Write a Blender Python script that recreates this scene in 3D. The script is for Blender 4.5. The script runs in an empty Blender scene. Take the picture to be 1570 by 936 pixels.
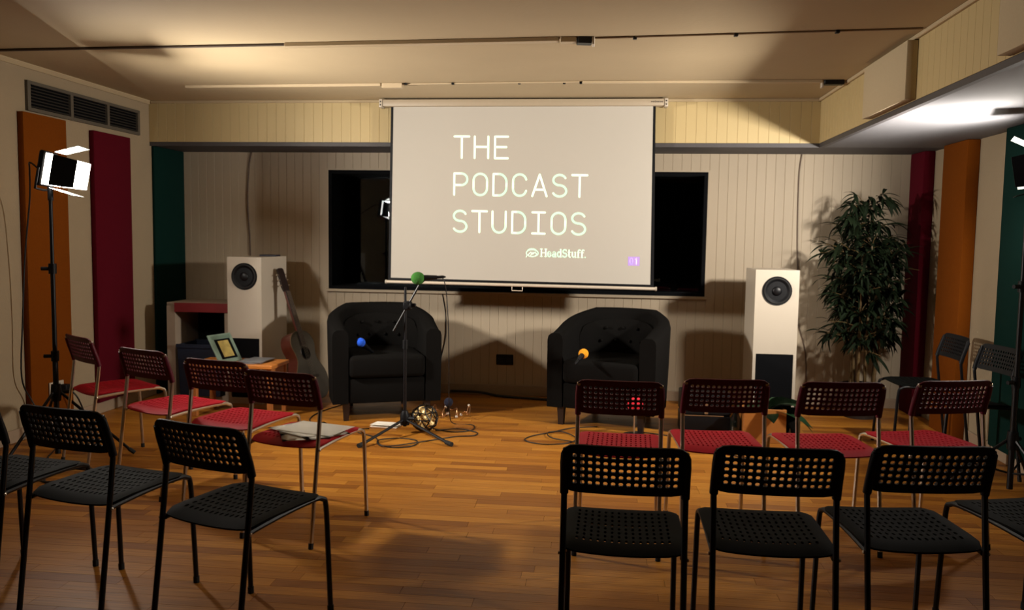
import bpy, bmesh, math, random
from mathutils import Vector, Matrix, Euler
random.seed(7)
S = bpy.context.scene
C = S.collection
PI = math.pi

# ------------------------------------------------------------------ camera
cam_d = bpy.data.cameras.new('camera')
cam = bpy.data.objects.new('camera', cam_d)
C.objects.link(cam)
S.camera = cam
FOC, PITCH, YAW, ROLL = 1279.567, .0796554, .109063, -.014785
cam_d.sensor_fit = 'HORIZONTAL'
cam_d.sensor_width = 36.0
cam_d.lens = FOC / 1570 * 36.0
cam_d.clip_start = .05


def cam_matrix():
    cy, sy, cp, sp = math.cos(YAW), math.sin(YAW), math.cos(PITCH), math.sin(PITCH)
    f = Vector((-sy * cp, cy * cp, -sp))
    r = Vector((cy, sy, 0))
    d = f.cross(r)
    cr, sr = math.cos(ROLL), math.sin(ROLL)
    R = r * cr + d * sr
    D = -r * sr + d * cr
    U, B = -D, -f
    return Matrix(((R.x, U.x, B.x, 0), (R.y, U.y, B.y, 0), (R.z, U.z, B.z, 1.358), (0, 0, 0, 1)))


cam.matrix_world = cam_matrix()

# ------------------------------------------------------------------ world, exposure
W = bpy.data.worlds.new('world')
S.world = W
W.use_nodes = True
bg = W.node_tree.nodes['Background']
bg.inputs[0].default_value = (1.0, .85, .7, 1)
bg.inputs[1].default_value = .0015
S.view_settings.view_transform = 'Standard'
S.view_settings.look = 'None'
S.view_settings.gamma = 1
S.view_settings.use_curve_mapping = False
S.view_settings.exposure = 0.0
LAMP_LEFT = 1150.0      # radiance of the left LED panel
LAMP_RIGHT = 1150.0
PANE_YAW = -4.6
LAMP_COL = (1.0, .92, .82)


# ------------------------------------------------------------------ materials
def lin(c):
    c = c / 255
    return c / 12.92 if c <= .04045 else ((c + .055) / 1.055) ** 2.4


def rgb(r, g, b):
    return (lin(r), lin(g), lin(b), 1)


MATS = {}


def mat(name, col, rough=.6, metal=0.0, var=.12, scale=30.0, bump=0.0, bscale=None, stretch=(1, 1, 1), emit=None, estr=0.0,
        coat=0.0, spec=.5, sheen=0.0):
    if name in MATS:
        return MATS[name]
    m = bpy.data.materials.new(name)
    m.use_nodes = True
    nt = m.node_tree
    N, L = nt.nodes, nt.links
    b = N['Principled BSDF']
    c = rgb(*col)
    tc = N.new('ShaderNodeTexCoord')
    mp = N.new('ShaderNodeMapping')
    mp.inputs['Scale'].default_value = stretch
    L.new(tc.outputs['Object'], mp.inputs[0])
    nz = N.new('ShaderNodeTexNoise')
    nz.inputs['Scale'].default_value = scale
    nz.inputs['Detail'].default_value = 4
    L.new(mp.outputs[0], nz.inputs['Vector'])
    mx = N.new('ShaderNodeMix')
    mx.data_type = 'RGBA'
    mx.inputs[6].default_value = tuple(x * (1 - var) for x in c[:3]) + (1,)
    mx.inputs[7].default_value = tuple(min(1, x * (1 + var)) for x in c[:3]) + (1,)
    L.new(nz.outputs['Fac'], mx.inputs[0])
    L.new(mx.outputs[2], b.inputs['Base Color'])
    b.inputs['Roughness'].default_value = rough
    b.inputs['Metallic'].default_value = metal
    b.inputs['Specular IOR Level'].default_value = spec
    b.inputs['Coat Weight'].default_value = coat
    b.inputs['Sheen Weight'].default_value = sheen
    if bump:
        bp = N.new('ShaderNodeBump')
        bp.inputs['Strength'].default_value = bump
        bp.inputs['Distance'].default_value = .01
        if bscale:
            n2 = N.new('ShaderNodeTexNoise')
            n2.inputs['Scale'].default_value = bscale
            n2.inputs['Detail'].default_value = 6
            L.new(mp.outputs[0], n2.inputs['Vector'])
            L.new(n2.outputs['Fac'], bp.inputs['Height'])
        else:
            L.new(nz.outputs['Fac'], bp.inputs['Height'])
        L.new(bp.outputs[0], b.inputs['Normal'])
    if emit:
        b.inputs['Emission Color'].default_value = emit
        b.inputs['Emission Strength'].default_value = estr
    MATS[name] = m
    return m


def wood_floor_mat():
    m = bpy.data.materials.new('floor_wood')
    m.use_nodes = True
    nt = m.node_tree
    N, L = nt.nodes, nt.links
    b = N['Principled BSDF']
    oi = N.new('ShaderNodeObjectInfo')
    ge = N.new('ShaderNodeNewGeometry')
    ad = N.new('ShaderNodeMath')
    ad.operation = 'ADD'
    L.new(oi.outputs['Random'], ad.inputs[0])
    L.new(ge.outputs['Random Per Island'], ad.inputs[1])
    fr = N.new('ShaderNodeMath')
    fr.operation = 'FRACT'
    L.new(ad.outputs[0], fr.inputs[0])
    cr = N.new('ShaderNodeValToRGB')
    e = cr.color_ramp.elements
    e[0].position = 0
    e[0].color = rgb(136, 82, 26)
    e[1].position = 1
    e[1].color = rgb(184, 124, 44)
    x = cr.color_ramp.elements.new(.35)
    x.color = rgb(162, 103, 33)
    L.new(fr.outputs[0], cr.inputs[0])
    mp = N.new('ShaderNodeMapping')
    mp.inputs['Scale'].default_value = (1.2, 26, 1)
    L.new(ge.outputs['Position'], mp.inputs[0])
    nz = N.new('ShaderNodeTexNoise')
    nz.inputs['Scale'].default_value = 3.5
    nz.inputs['Detail'].default_value = 5
    L.new(mp.outputs[0], nz.inputs['Vector'])
    cr2 = N.new('ShaderNodeValToRGB')
    cr2.color_ramp.elements[0].position = .3
    cr2.color_ramp.elements[0].color = (.62, .58, .52, 1)
    cr2.color_ramp.elements[1].position = .7
    cr2.color_ramp.elements[1].color = (1.1, 1.1, 1.1, 1)
    L.new(nz.outputs['Fac'], cr2.inputs[0])
    mx = N.new('ShaderNodeMix')
    mx.data_type = 'RGBA'
    mx.blend_type = 'MULTIPLY'
    mx.inputs[0].default_value = .8
    L.new(cr.outputs[0], mx.inputs[6])
    L.new(cr2.outputs[0], mx.inputs[7])
    L.new(mx.outputs[2], b.inputs['Base Color'])
    n3 = N.new('ShaderNodeTexNoise')
    n3.inputs['Scale'].default_value = 2.5
    L.new(ge.outputs['Position'], n3.inputs['Vector'])
    mr = N.new('ShaderNodeMapRange')
    b.inputs['Specular IOR Level'].default_value = .3
    mr.inputs['To Min'].default_value = .34
    mr.inputs['To Max'].default_value = .52
    L.new(n3.outputs['Fac'], mr.inputs[0])
    L.new(mr.outputs[0], b.inputs['Roughness'])
    bp = N.new('ShaderNodeBump')
    bp.inputs['Strength'].default_value = .08
    bp.inputs['Distance'].default_value = .005
    L.new(nz.outputs['Fac'], bp.inputs['Height'])
    L.new(bp.outputs[0], b.inputs['Normal'])
    return m


def glass_mat():
    m = bpy.data.materials.new('window_glass')
    m.use_nodes = True
    nt = m.node_tree
    N, L = nt.nodes, nt.links
    N.remove(N['Principled BSDF'])
    g = N.new('ShaderNodeBsdfGlossy')
    g.inputs['Roughness'].default_value = .01
    g.inputs['Color'].default_value = (.9, .95, 1, 1)
    t = N.new('ShaderNodeBsdfTransparent')
    t.inputs['Color'].default_value = (.75, .8, .82, 1)
    f = N.new('ShaderNodeFresnel')
    f.inputs['IOR'].default_value = 1.5
    mx = N.new('ShaderNodeMixShader')
    L.new(f.outputs[0], mx.inputs[0])
    L.new(t.outputs[0], mx.inputs[1])
    L.new(g.outputs[0], mx.inputs[2])
    L.new(mx.outputs[0], N['Material Output'].inputs[0])
    nz = N.new('ShaderNodeTexNoise')
    nz.inputs['Scale'].default_value = 3
    bp = N.new('ShaderNodeBump')
    bp.inputs['Strength'].default_value = .004
    L.new(nz.outputs['Fac'], bp.inputs['Height'])
    L.new(bp.outputs[0], g.inputs['Normal'])
    return m


M_floor = wood_floor_mat()
M_glass = glass_mat()
M_wall = mat('plaster_cream', (150, 134, 108), .85, bump=.15, bscale=60, var=.05, scale=4)
M_board = mat('board_cream', (168, 153, 130), .6, var=.05, scale=6, stretch=(1, 1, .2))
M_bulk = mat('board_yellow_cream', (178, 158, 112), .55, var=.05, scale=8, stretch=(1, 1, .2))
M_ceil = mat('ceiling_paint', (172, 154, 122), .8, var=.05, scale=3, bump=.08, bscale=40)
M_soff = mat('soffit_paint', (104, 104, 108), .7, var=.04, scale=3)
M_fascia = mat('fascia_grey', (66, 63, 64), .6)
M_soff2 = mat('soffit_paint_shaded', (72, 70, 74), .7, var=.04, scale=3)  # shade under the back soffit put into a darker copy of the paint
M_joint = mat('dark_joint', (150, 136, 114), .9)
M_orange = mat('felt_orange', (112, 57, 6), .95, var=.1, scale=60, bump=.3, bscale=300, spec=.1)
M_redf = mat('felt_red', (80, 8, 23), .95, var=.1, scale=60, bump=.3, bscale=300, spec=.1)
M_greenf = mat('felt_green', (5, 36, 31), .95, var=.1, scale=60, bump=.3, bscale=300, spec=.1)
M_creamf = mat('felt_cream', (174, 158, 128), .95, var=.05, scale=60, bump=.2, bscale=300)
M_vent = mat('vent_metal', (84, 78, 68), .55, .1, scale=12)
M_slat = mat('vent_slat', (52, 48, 42), .6)
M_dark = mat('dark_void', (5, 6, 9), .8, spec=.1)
M_black = mat('black_plastic', (12, 13, 16), .5, var=.2, spec=.2)
M_blackm = mat('black_metal', (12, 12, 15), .42, .0, var=.2, spec=.3)
M_bseat = mat('black_seat_plastic', (10, 12, 11), .65, var=.15, spec=.06)
M_redp = mat('red_plastic', (150, 12, 28), .55, var=.1, spec=.1)
M_chrome = mat('silver_steel', (190, 178, 162), .28, .9, var=.08)
M_rubber = mat('rubber', (12, 12, 12), .8)
M_white = mat('white_lacquer', (180, 170, 154), .4, var=.03, scale=5)
M_tub = mat('charcoal_fabric', (17, 16, 15), .95, var=.25, scale=120, bump=.25, bscale=400, spec=.05)
M_screen = mat('screen_fabric', (174, 169, 159), .85, var=.02, scale=3)
M_case = mat('screen_case', (160, 146, 124), .5, var=.04)
M_bar = mat('screen_bar', (214, 202, 184), .35, .3, var=.05)
M_text = mat('projected_white', (220, 236, 220), .8, emit=(.84, 1.0, .80, 1), estr=.32, var=.01)
M_textl = mat('projected_lavender', (170, 140, 205), .8, emit=(.35, .2, .6, 1), estr=.22, var=.01)
M_grey_print = mat('grey_print', (70, 62, 56), .7)
M_led = mat('led_panel', (255, 250, 240), .5, emit=LAMP_COL + (1,), estr=LAMP_LEFT, var=.0)
M_led2 = mat('led_panel_right', (255, 250, 240), .5, emit=LAMP_COL + (1,), estr=LAMP_RIGHT, var=.0)
M_rim = mat('led_rim', (230, 228, 222), .5, emit=LAMP_COL + (1,), estr=14.0, var=.0)
M_door_in = mat('barn_door_inner', (58, 60, 57), .5, var=.03)
M_wood = mat('table_wood', (188, 116, 48), .45, var=.25, scale=6, stretch=(1, 8, 8))
M_leg = mat('wood_leg', (170, 104, 48), .5, var=.25, scale=6, stretch=(8, 8, 1))
M_crate = mat('crate_wood', (152, 94, 38), .5, var=.2, scale=5, stretch=(1, 8, 8))
M_cab = mat('cabinet_grey', (150, 134, 116), .7, var=.06)
M_cabred = mat('cabinet_red_edge', (112, 24, 28), .5)
M_navy = mat('navy_bin', (10, 22, 44), .7, var=.15)
M_guit_side = mat('guitar_mahogany', (74, 32, 22), .3, var=.3, scale=8, stretch=(6, 6, 1), coat=.4)
M_guit_top = mat('guitar_top', (50, 46, 36), .3, var=.2, scale=8, stretch=(10, 10, 1), coat=.4)
M_ebony = mat('ebony', (34, 22, 18), .4)
M_paper = mat('paper', (240, 235, 222), .85, var=.03, scale=10)
M_leaf = mat('bamboo_leaf', (20, 31, 15), .7, var=.35, scale=14, spec=.15)
M_leaf2 = mat('broad_leaf', (30, 62, 34), .45, var=.3, scale=14)
M_cane = mat('bamboo_cane', (96, 76, 44), .5, var=.2, scale=10, stretch=(1, 1, .3))
M_pot = mat('pot_dark', (44, 38, 34), .6)
M_soil = mat('soil', (34, 26, 20), .95, bump=.5)
M_green_foam = mat('foam_green', (44, 104, 28), .95, var=.25, scale=90, bump=.6, bscale=160)
M_blue_foam = mat('foam_blue', (20, 84, 214), .95, var=.2, scale=90, bump=.6, bscale=160)
M_orange_foam = mat('foam_orange', (236, 156, 24), .95, var=.2, scale=90, bump=.6, bscale=160)
M_red_foam = mat('foam_red', (232, 34, 54), .95, var=.2, scale=90, bump=.6, bscale=160)
M_navy_foam = mat('foam_navy', (14, 18, 40), .95, var=.2, scale=90, bump=.6, bscale=160)
M_copper = mat('copper_wire', (190, 140, 100), .3, .9)
M_gold = mat('gold_shell', (216, 186, 124), .4, .2, var=.3, scale=20)
M_card = mat('card_pale_green', (116, 136, 122), .35, var=.12, scale=12)
M_pic = mat('card_picture', (170, 150, 84), .4, var=.7, scale=22)
M_mag = mat('magazine_grey', (110, 112, 116), .4, var=.4, scale=30)
M_bottle = mat('dark_glass', (14, 20, 18), .08, spec=.8)
M_cable = mat('cable_black', (16, 14, 14), .55)
M_cable_br = mat('cable_brown', (84, 66, 52), .6)
M_trunk = mat('trunking_cream', (178, 160, 130), .5, var=.04)
M_trunk2 = mat('trunking_tan', (120, 98, 72), .6)
M_trunkd = mat('seam_shadow_gap', (70, 56, 42), .8)
M_base = mat('baseboard_paint', (150, 130, 108), .6)


# ------------------------------------------------------------------ helpers
def new_bm():
    return bmesh.new()


def obj(name, bm, m, parent=None, smooth=False, loc=None):
    me = bpy.data.meshes.new(name)
    bmesh.ops.recalc_face_normals(bm, faces=bm.faces)
    bm.to_mesh(me)
    bm.free()
    for mm in (m if isinstance(m, (list, tuple)) else [m]):
        me.materials.append(mm)
    if smooth:
        me.shade_smooth()
        if smooth != 'all':
            try:
                me.set_sharp_from_angle(angle=math.radians(40))
            except Exception:
                pass
    o = bpy.data.objects.new(name, me)
    C.objects.link(o)
    if parent:
        o.parent = parent
    if loc:
        o.location = loc
    return o


def tag(o, label=None, cat=None, group=None, kind=None):
    if label:
        o['label'] = label
    if cat:
        o['category'] = cat
    if group:
        o['group'] = group
    if kind:
        o['kind'] = kind
    return o


def thing(name, label, cat, loc=(0, 0, 0), rotz=0, group=None):
    o = bpy.data.objects.new(name, None)
    o.empty_display_size = .1
    C.objects.link(o)
    o.location = loc
    o.rotation_euler = (0, 0, rotz)
    return tag(o, label, cat, group)


def struct(name, bm, m, parent=None):
    o = obj(name, bm, m, parent)
    if not parent:
        o['kind'] = 'structure'
    return o


def box(bm, x0, x1, y0, y1, z0, z1, bev=0.0, mx=None, seg=1):
    b = bmesh.new() if (bev or mx) else bm
    vs = [b.verts.new(p) for p in ((x0, y0, z0), (x1, y0, z0), (x1, y1, z0), (x0, y1, z0), (x0, y0, z1), (x1, y0, z1), (x1, y1, z1), (x0, y1, z1))]
    for f in ((0, 3, 2, 1), (4, 5, 6, 7), (0, 1, 5, 4), (1, 2, 6, 5), (2, 3, 7, 6), (3, 0, 4, 7)):
        b.faces.new([vs[i] for i in f])
    if b is not bm:
        if bev:
            bmesh.ops.bevel(b, geom=list(b.edges), offset=bev, segments=seg, affect='EDGES', profile=.5)
        merge(bm, b, mx)
    return bm


def merge(bm, b, mx=None, mi=None):
    if mx is not None:
        bmesh.ops.transform(b, matrix=mx, verts=b.verts)
    vm = {v: bm.verts.new(v.co) for v in b.verts}
    for f in b.faces:
        try:
            nf = bm.faces.new([vm[v] for v in f.verts])
            nf.material_index = f.material_index if mi is None else mi
        except ValueError:
            pass
    b.free()


def boxbm(*a, **k):
    return box(new_bm(), *a, **k)


def tube(bm, pts, r, n=8, r2=None, cap=True, closed=False):
    pts = [Vector(p) for p in pts]
    k = len(pts)
    prev = None
    rings = []
    for i, p in enumerate(pts):
        if closed:
            d = pts[(i + 1) % k] - pts[i - 1]
        else:
            d = pts[min(i + 1, k - 1)] - pts[max(i - 1, 0)]
        d.normalize()
        if prev is None:
            a = Vector((0, 0, 1)) if abs(d.z) < .9 else Vector((1, 0, 0))
            u = d.cross(a).normalized()
        else:
            u = (prev - d * prev.dot(d)).normalized()
        prev = u
        w = d.cross(u)
        rr = r if r2 is None else r + (r2 - r) * i / (k - 1)
        rings.append([bm.verts.new(p + (u * math.cos(t) + w * math.sin(t)) * rr) for t in [2 * PI * j / n for j in range(n)]])
    for i in range(k if closed else k - 1):
        A, B = rings[i], rings[(i + 1) % k]
        for j in range(n):
            bm.faces.new((A[j], A[(j + 1) % n], B[(j + 1) % n], B[j]))
    if cap and not closed:
        bm.faces.new(rings[0][::-1])
        bm.faces.new(rings[-1])
    return bm


def spline(pts, n=6, closed=False):
    P = [Vector(p) for p in pts]
    out = []
    k = len(P)
    for i in range(k if closed else k - 1):
        if closed:
            a, b, c, d = P[i - 1], P[i], P[(i + 1) % k], P[(i + 2) % k]
        else:
            a, b, c, d = P[max(i - 1, 0)], P[i], P[i + 1], P[min(i + 2, k - 1)]
        for j in range(n):
            t = j / n
            out.append(.5 * ((2 * b) + (c - a) * t + (2 * a - 5 * b + 4 * c - d) * t * t + (3 * b - a - 3 * c + d) * t ** 3))
    if not closed:
        out.append(P[-1])
    return out


def lathe(bm, prof, n=20, mx=None, mi=0):
    b = bmesh.new()
    rings = []
    for r, z in prof:
        if r < 1e-6:
            rings.append([b.verts.new((0, 0, z))])
        else:
            rings.append([b.verts.new((r * math.cos(2 * PI * j / n), r * math.sin(2 * PI * j / n), z)) for j in range(n)])
    for A, B in zip(rings, rings[1:]):
        for j in range(n):
            if len(A) == 1 and len(B) == 1:
                continue
            if len(A) == 1:
                b.faces.new((A[0], B[(j + 1) % n], B[j]))
            elif len(B) == 1:
                b.faces.new((A[j], A[(j + 1) % n], B[0]))
            else:
                b.faces.new((A[j], A[(j + 1) % n], B[(j + 1) % n], B[j]))
    for R in (rings[0], rings[-1]):
        if len(R) > 1:
            b.faces.new(R)
    merge(bm, b, mx, mi)
    return bm


def prism(bm, poly, y0, y1, mx=None):
    """poly in XZ extruded along Y"""
    b = bmesh.new()
    A = [b.verts.new((x, y0, z)) for x, z in poly]
    B = [b.verts.new((x, y1, z)) for x, z in poly]
    n = len(poly)
    b.faces.new(A)
    b.faces.new(B[::-1])
    for i in range(n):
        b.faces.new((A[i], B[i], B[(i + 1) % n], A[(i + 1) % n]))
    merge(bm, b, mx)
    return bm


def sphere(bm, c, r, n=14, m=9, sc=(1, 1, 1)):
    prof = [(r * math.sin(PI * i / m), -r * math.cos(PI * i / m)) for i in range(m + 1)]
    prof[0] = (0, -r)
    prof[-1] = (0, r)
    lathe(bm, prof, n, Matrix.Translation(c) @ Matrix.Diagonal((*sc, 1)))
    return bm


def aim(p, d, up=(0, 0, 1)):
    """matrix taking local +Z to direction d, origin to p"""
    q = Vector(d).to_track_quat('Z', 'Y')
    return Matrix.Translation(p) @ q.to_matrix().to_4x4()


def copy_tree(o, parent=None):
    c = o.copy()
    C.objects.link(c)
    if parent:
        c.parent = parent
    for ch in list(o.children):
        copy_tree(ch, c)
    return c


# ------------------------------------------------------------------ setting
XL, XA, XR, XB = -3.745, -3.75, 2.525, 1.606    # left wall, alcove side wall, right wall, right bulkhead face
YB, YF, YD = 6.60, -1.6, 7.136                   # bulkhead face, front wall, back wall
ZS, ZC = 2.08, 2.441                             # soffit, ceiling
ZB = 2.108                                       # lower end of the bulkhead boards, above the dark fascia

fl = struct('floor', boxbm(XA - .2, XR + .2, YF - .2, YD + .3, -.2, -.004), M_floor)
pw = .07
pm = boxbm(0, 1, 0, pw - .0012, -.0035, 0)
plank_src = None
count = 0
y = 2.25
rest = new_bm()
row = 0
while y < YD:
    x = XL - random.random() * .6
    if y > YB - .05:
        x = XA - random.random() * .6
    while x < XR:
        ln = random.uniform(.42, 1.0)
        x0, x1 = max(x, XA if y > YB else XL), min(x + ln - .0015, XR)
        if x1 - x0 > .02:
            y1 = min(y + pw - .0012, YD)
            if count < 296 and y1 - y > .05:
                if plank_src is None:
                    o = plank_src = obj('plank', pm, M_floor, fl)
                else:
                    o = plank_src.copy()
                    C.objects.link(o)
                o.parent = fl
                o.location = (x0, y, 0)
                o.scale = (x1 - x0, 1, 1)
                count += 1
            else:
                box(rest, x0, x1, y, y1, -.0035, 0)
        x += ln
    y += pw
    row += 1
tag(obj('far_planks', rest, M_floor, fl), kind='stuff')

# back wall with a hole for the studio window
WX0, WX1, WZ0, WZ1 = -2.405, .842, .893, 1.929
bw = new_bm()
box(bw, XA - .2, WX0, YD, YD + .12, 0, ZC)
box(bw, WX1, XR + .2, YD, YD + .12, 0, ZC)
box(bw, WX0, WX1, YD, YD + .12, 0, WZ0)
box(bw, WX0, WX1, YD, YD + .12, WZ1, ZC)
wall_back = struct('wall_back', bw, M_joint)


def board_mesh(w, h, t=.014, m=M_board, name='board'):
    b = new_bm()
    c = .0018
    prof = [(0, 0), (0, -t + c), (c, -t), (w - c, -t), (w, -t + c), (w, 0)]
    A = [b.verts.new((x, yy, 0)) for x, yy in prof]
    B = [b.verts.new((x, yy, h)) for x, yy in prof]
    b.faces.new(A)
    b.faces.new(B[::-1])
    for i in range(len(prof)):
        j = (i + 1) % len(prof)
        b.faces.new((A[i], B[i], B[j], A[j]))
    bmesh.ops.recalc_face_normals(b, faces=b.faces)
    me = bpy.data.meshes.new(name)
    b.to_mesh(me)
    b.free()
    me.materials.append(m)
    return me


def boards(parent, x0, x1, pitch, z0, z1, origin, rotz=0, m=M_board):
    me = board_mesh(pitch - .0007, z1 - z0, m=m)
    n = int((x1 - x0) / pitch + 1e-6)
    R = Matrix.Rotation(rotz, 3, 'Z')
    for i in range(n):
        o = bpy.data.objects.new('board', me)
        C.objects.link(o)
        o.parent = parent
        p = R @ Vector((x0 + i * pitch, 0, z0)) + Vector(origin)
        o.location = p
        o.rotation_euler = (0, 0, rotz)


PB = .0755
boards(wall_back, XA + .01, WX0 - .01, (WX0 - XA - .02) / 18, .0, ZS, (0, YD, 0))
boards(wall_back, WX1 + .01, XR, (XR - WX1 - .01) / 22, .0, ZS, (0, YD, 0))
boards(wall_back, WX0 - .01, WX1 + .01, (WX1 - WX0 + .02) / 43, .0, WZ0 - .012, (0, YD, 0))
boards(wall_back, WX0 - .01, WX1 + .01, (WX1 - WX0 + .02) / 43, WZ1 + .012, ZS, (0, YD, 0))
struct('baseboard_back', boxbm(XA, XR, YD - .034, YD - .0145, 0, .085, bev=.004), M_base)

# the dark studio window
win = struct('window_1', box(box(box(box(new_bm(), WX0, WX0 + .03, YD - .02, YD + .42, WZ0, WZ1), WX1 - .03, WX1, YD - .02, YD + .42, WZ0, WZ1),
                             WX0 + .03, WX1 - .03, YD - .02, YD + .42, WZ1 - .03, WZ1), WX0 + .03, WX1 - .03, YD - .02, YD + .42, WZ0, WZ0 + .03), M_dark)
obj('pane', box(new_bm(), -1.59, 1.59, -.004, .004, WZ0 + .02, WZ1 - .02, mx=Matrix.Translation(((WX0 + WX1) / 2, YD + .2, 0)) @ Matrix.Rotation(math.radians(PANE_YAW), 4, 'Z')), M_glass, win)
obj('sill', boxbm(WX0 - .02, WX1 + .02, YD - .045, YD - .0145, WZ0 - .022, WZ0 + .002, bev=.003), M_board, win)
obj('casing', box(box(box(new_bm(), WX0 - .014, WX0, YD - .02, YD + .01, WZ0, WZ1 + .014), WX1, WX1 + .014, YD - .02, YD + .01, WZ0, WZ1 + .014),
                  WX0, WX1, YD - .02, YD + .01, WZ1, WZ1 + .014), M_board, win)
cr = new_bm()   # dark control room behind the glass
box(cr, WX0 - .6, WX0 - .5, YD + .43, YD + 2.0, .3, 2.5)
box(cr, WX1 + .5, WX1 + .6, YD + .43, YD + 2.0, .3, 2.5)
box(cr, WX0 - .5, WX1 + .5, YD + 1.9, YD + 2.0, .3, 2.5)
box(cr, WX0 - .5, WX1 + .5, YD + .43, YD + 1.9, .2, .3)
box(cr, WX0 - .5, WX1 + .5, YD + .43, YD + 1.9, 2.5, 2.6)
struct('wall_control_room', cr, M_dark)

# left wall, alcove side, right wall, front wall
struct('wall_left', boxbm(XL - .15, XL, YF, YB, 0, ZC), M_wall)
struct('wall_alcove', boxbm(XA - .15, XA, YB, YD, 0, ZC), M_wall)
struct('wall_right', boxbm(XR, XR + .15, YF, YD, 0, ZC), M_wall)
# ceiling and the two lowered soffits
ce = struct('ceiling', boxbm(XA - .15, XR + .15, YF, YD + .12, ZC, ZC + .12), M_ceil)
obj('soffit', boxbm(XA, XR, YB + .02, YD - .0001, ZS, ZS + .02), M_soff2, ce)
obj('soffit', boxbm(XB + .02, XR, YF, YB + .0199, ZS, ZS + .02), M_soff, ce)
t1 = struct('trim_1', boxbm(XL, XB + .02, YB, YB + .02, ZS, ZC), M_joint)
boards(t1, XL, XB, (XB - XL) / 69, ZB, ZC - .022, (0, YB, 0), m=M_bulk)
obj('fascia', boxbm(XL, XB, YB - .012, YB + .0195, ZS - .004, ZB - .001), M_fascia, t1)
t2 = struct('trim_2', boxbm(XB, XB + .02, YF, YB, ZS, ZC), M_joint)
boards(t2, -YB + .014, -1.9, (YB - .014 - 1.9) / 62, ZB, ZC - .022, (XB, 0, 0), rotz=-PI / 2, m=M_bulk)
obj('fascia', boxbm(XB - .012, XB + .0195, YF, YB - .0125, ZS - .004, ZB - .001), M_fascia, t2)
# cornice mouldings
struct('trim_3', prism(new_bm(), [(XL, ZC), (XL, ZC - .03), (XL + .008, ZC - .03), (XL + .022, ZC - .008), (XL + .022, ZC)], YF, YB - .014), M_ceil)
struct('trim_4', boxbm(XL + .022, XB - .03, YB - .030, YB - .0005, ZC - .022, ZC, bev=.004), M_ceil)
struct('trim_5', boxbm(XB - .034, XB - .0005, YF, YB - .031, ZC - .022, ZC, bev=.004), M_ceil)
struct('baseboard_left', boxbm(XL, XL + .015, YF, YB, 0, .085, bev=.004), M_base)
struct('baseboard_right', boxbm(XR - .015, XR, YF, 6.0, 0, .085, bev=.004), M_base)


# felt panels
def felt(label, m, x0, x1, y0, y1, z0, z1, name='acoustic_baffle'):
    o = obj(name, boxbm(x0, x1, y0, y1, z0, z1, bev=.006, seg=2), m, smooth=True)
    return tag(o, label, 'panel')


felt('tall orange felt panel on the left wall behind the lit lamp', M_orange, XL + .001, -3.70, 5.018, 5.45, .09, 2.122)
felt('tall crimson felt panel on the left wall, right of the orange one', M_redf, XL + .001, -3.704, 5.766, 6.24, .09, 2.098)
felt('dark green felt panel on the shadowed alcove side wall', M_greenf, XA + .001, XA + .025, YB + .02, YD - .02, .0, ZS - .001)
felt('dark crimson felt panel in the back right corner behind the bamboo', M_redf, 2.44, XR - .001, 6.83, YD - .02, .0, ZS - .001)
felt('orange felt panel on the right wall with a brighter near edge', M_orange, 2.44, XR - .001, 6.05, 6.46, .0, ZS - .002)
felt('green felt panel on the right wall behind the right lamp stand', M_greenf, 2.44, XR - .001, 4.72, 5.505, .10, ZS - .002)
felt('thick cream panel mounted near the middle of the right bulkhead', M_creamf, 1.534, XB - .0145, 4.613, 5.34, ZS + .03, ZC - .026)
felt('thick cream panel on the right bulkhead nearest the camera', M_creamf, 1.534, XB - .0145, 2.86, 3.585, ZS + .03, ZC - .026)


def scaled(t, k):
    # enlarge a thing about the eye point while it keeps touching the wall or ceiling it is fixed to
    t.location = (t.location.x * k, t.location.y * k, 1.358 + (t.location.z - 1.358) * k)
    t.scale = (k, k, k)


# air vent on the left wall
v = thing('air_vent', 'long grey slatted air vent high on the left wall', 'vent', (-3.745, 5.101, 2.139))
L_, H_ = 1.314, .194
fr = new_bm()
box(fr, 0, .022, 0, L_, 0, .022)
box(fr, 0, .022, 0, L_, H_ - .022, H_)
for yy in (0, .44, .872, L_ - .03):
    box(fr, 0, .021, yy, yy + .03, .022, H_ - .022)
obj('frame', fr, M_vent, v)
obj('backing', boxbm(0, .003, .02, L_ - .02, .02, H_ - .02), M_dark, v)
for a, b in ((.03, .44), (.47, .872), (.902, L_ - .03)):
    for k in range(7):
        zz = .033 + k * .0205
        s = new_bm()
        box(s, -.008, .008, 0, b - a, -.0012, .0012, mx=Matrix.Translation((.012, a, zz)) @ Matrix.Rotation(.6, 4, 'Y'))
        obj('slat', s, M_slat, v)

# ------------------------------------------------------------------ ceiling trunking
tr = thing('cable_trunking', 'long cream cable trunking run across the ceiling nearest the camera', 'trunking', (0, 4.42 * 1.0395, ZC - .001))


def along(bm, p, q, w, h, z=0):
    p, q = Vector(p), Vector(q)
    d = q - p
    a = math.atan2(d.y, d.x)
    box(bm, 0, d.length, -w / 2, w / 2, -h, 0, bev=.002, mx=Matrix.Translation((p.x, p.y, z)) @ Matrix.Rotation(a, 4, 'Z'))
    return bm


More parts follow.
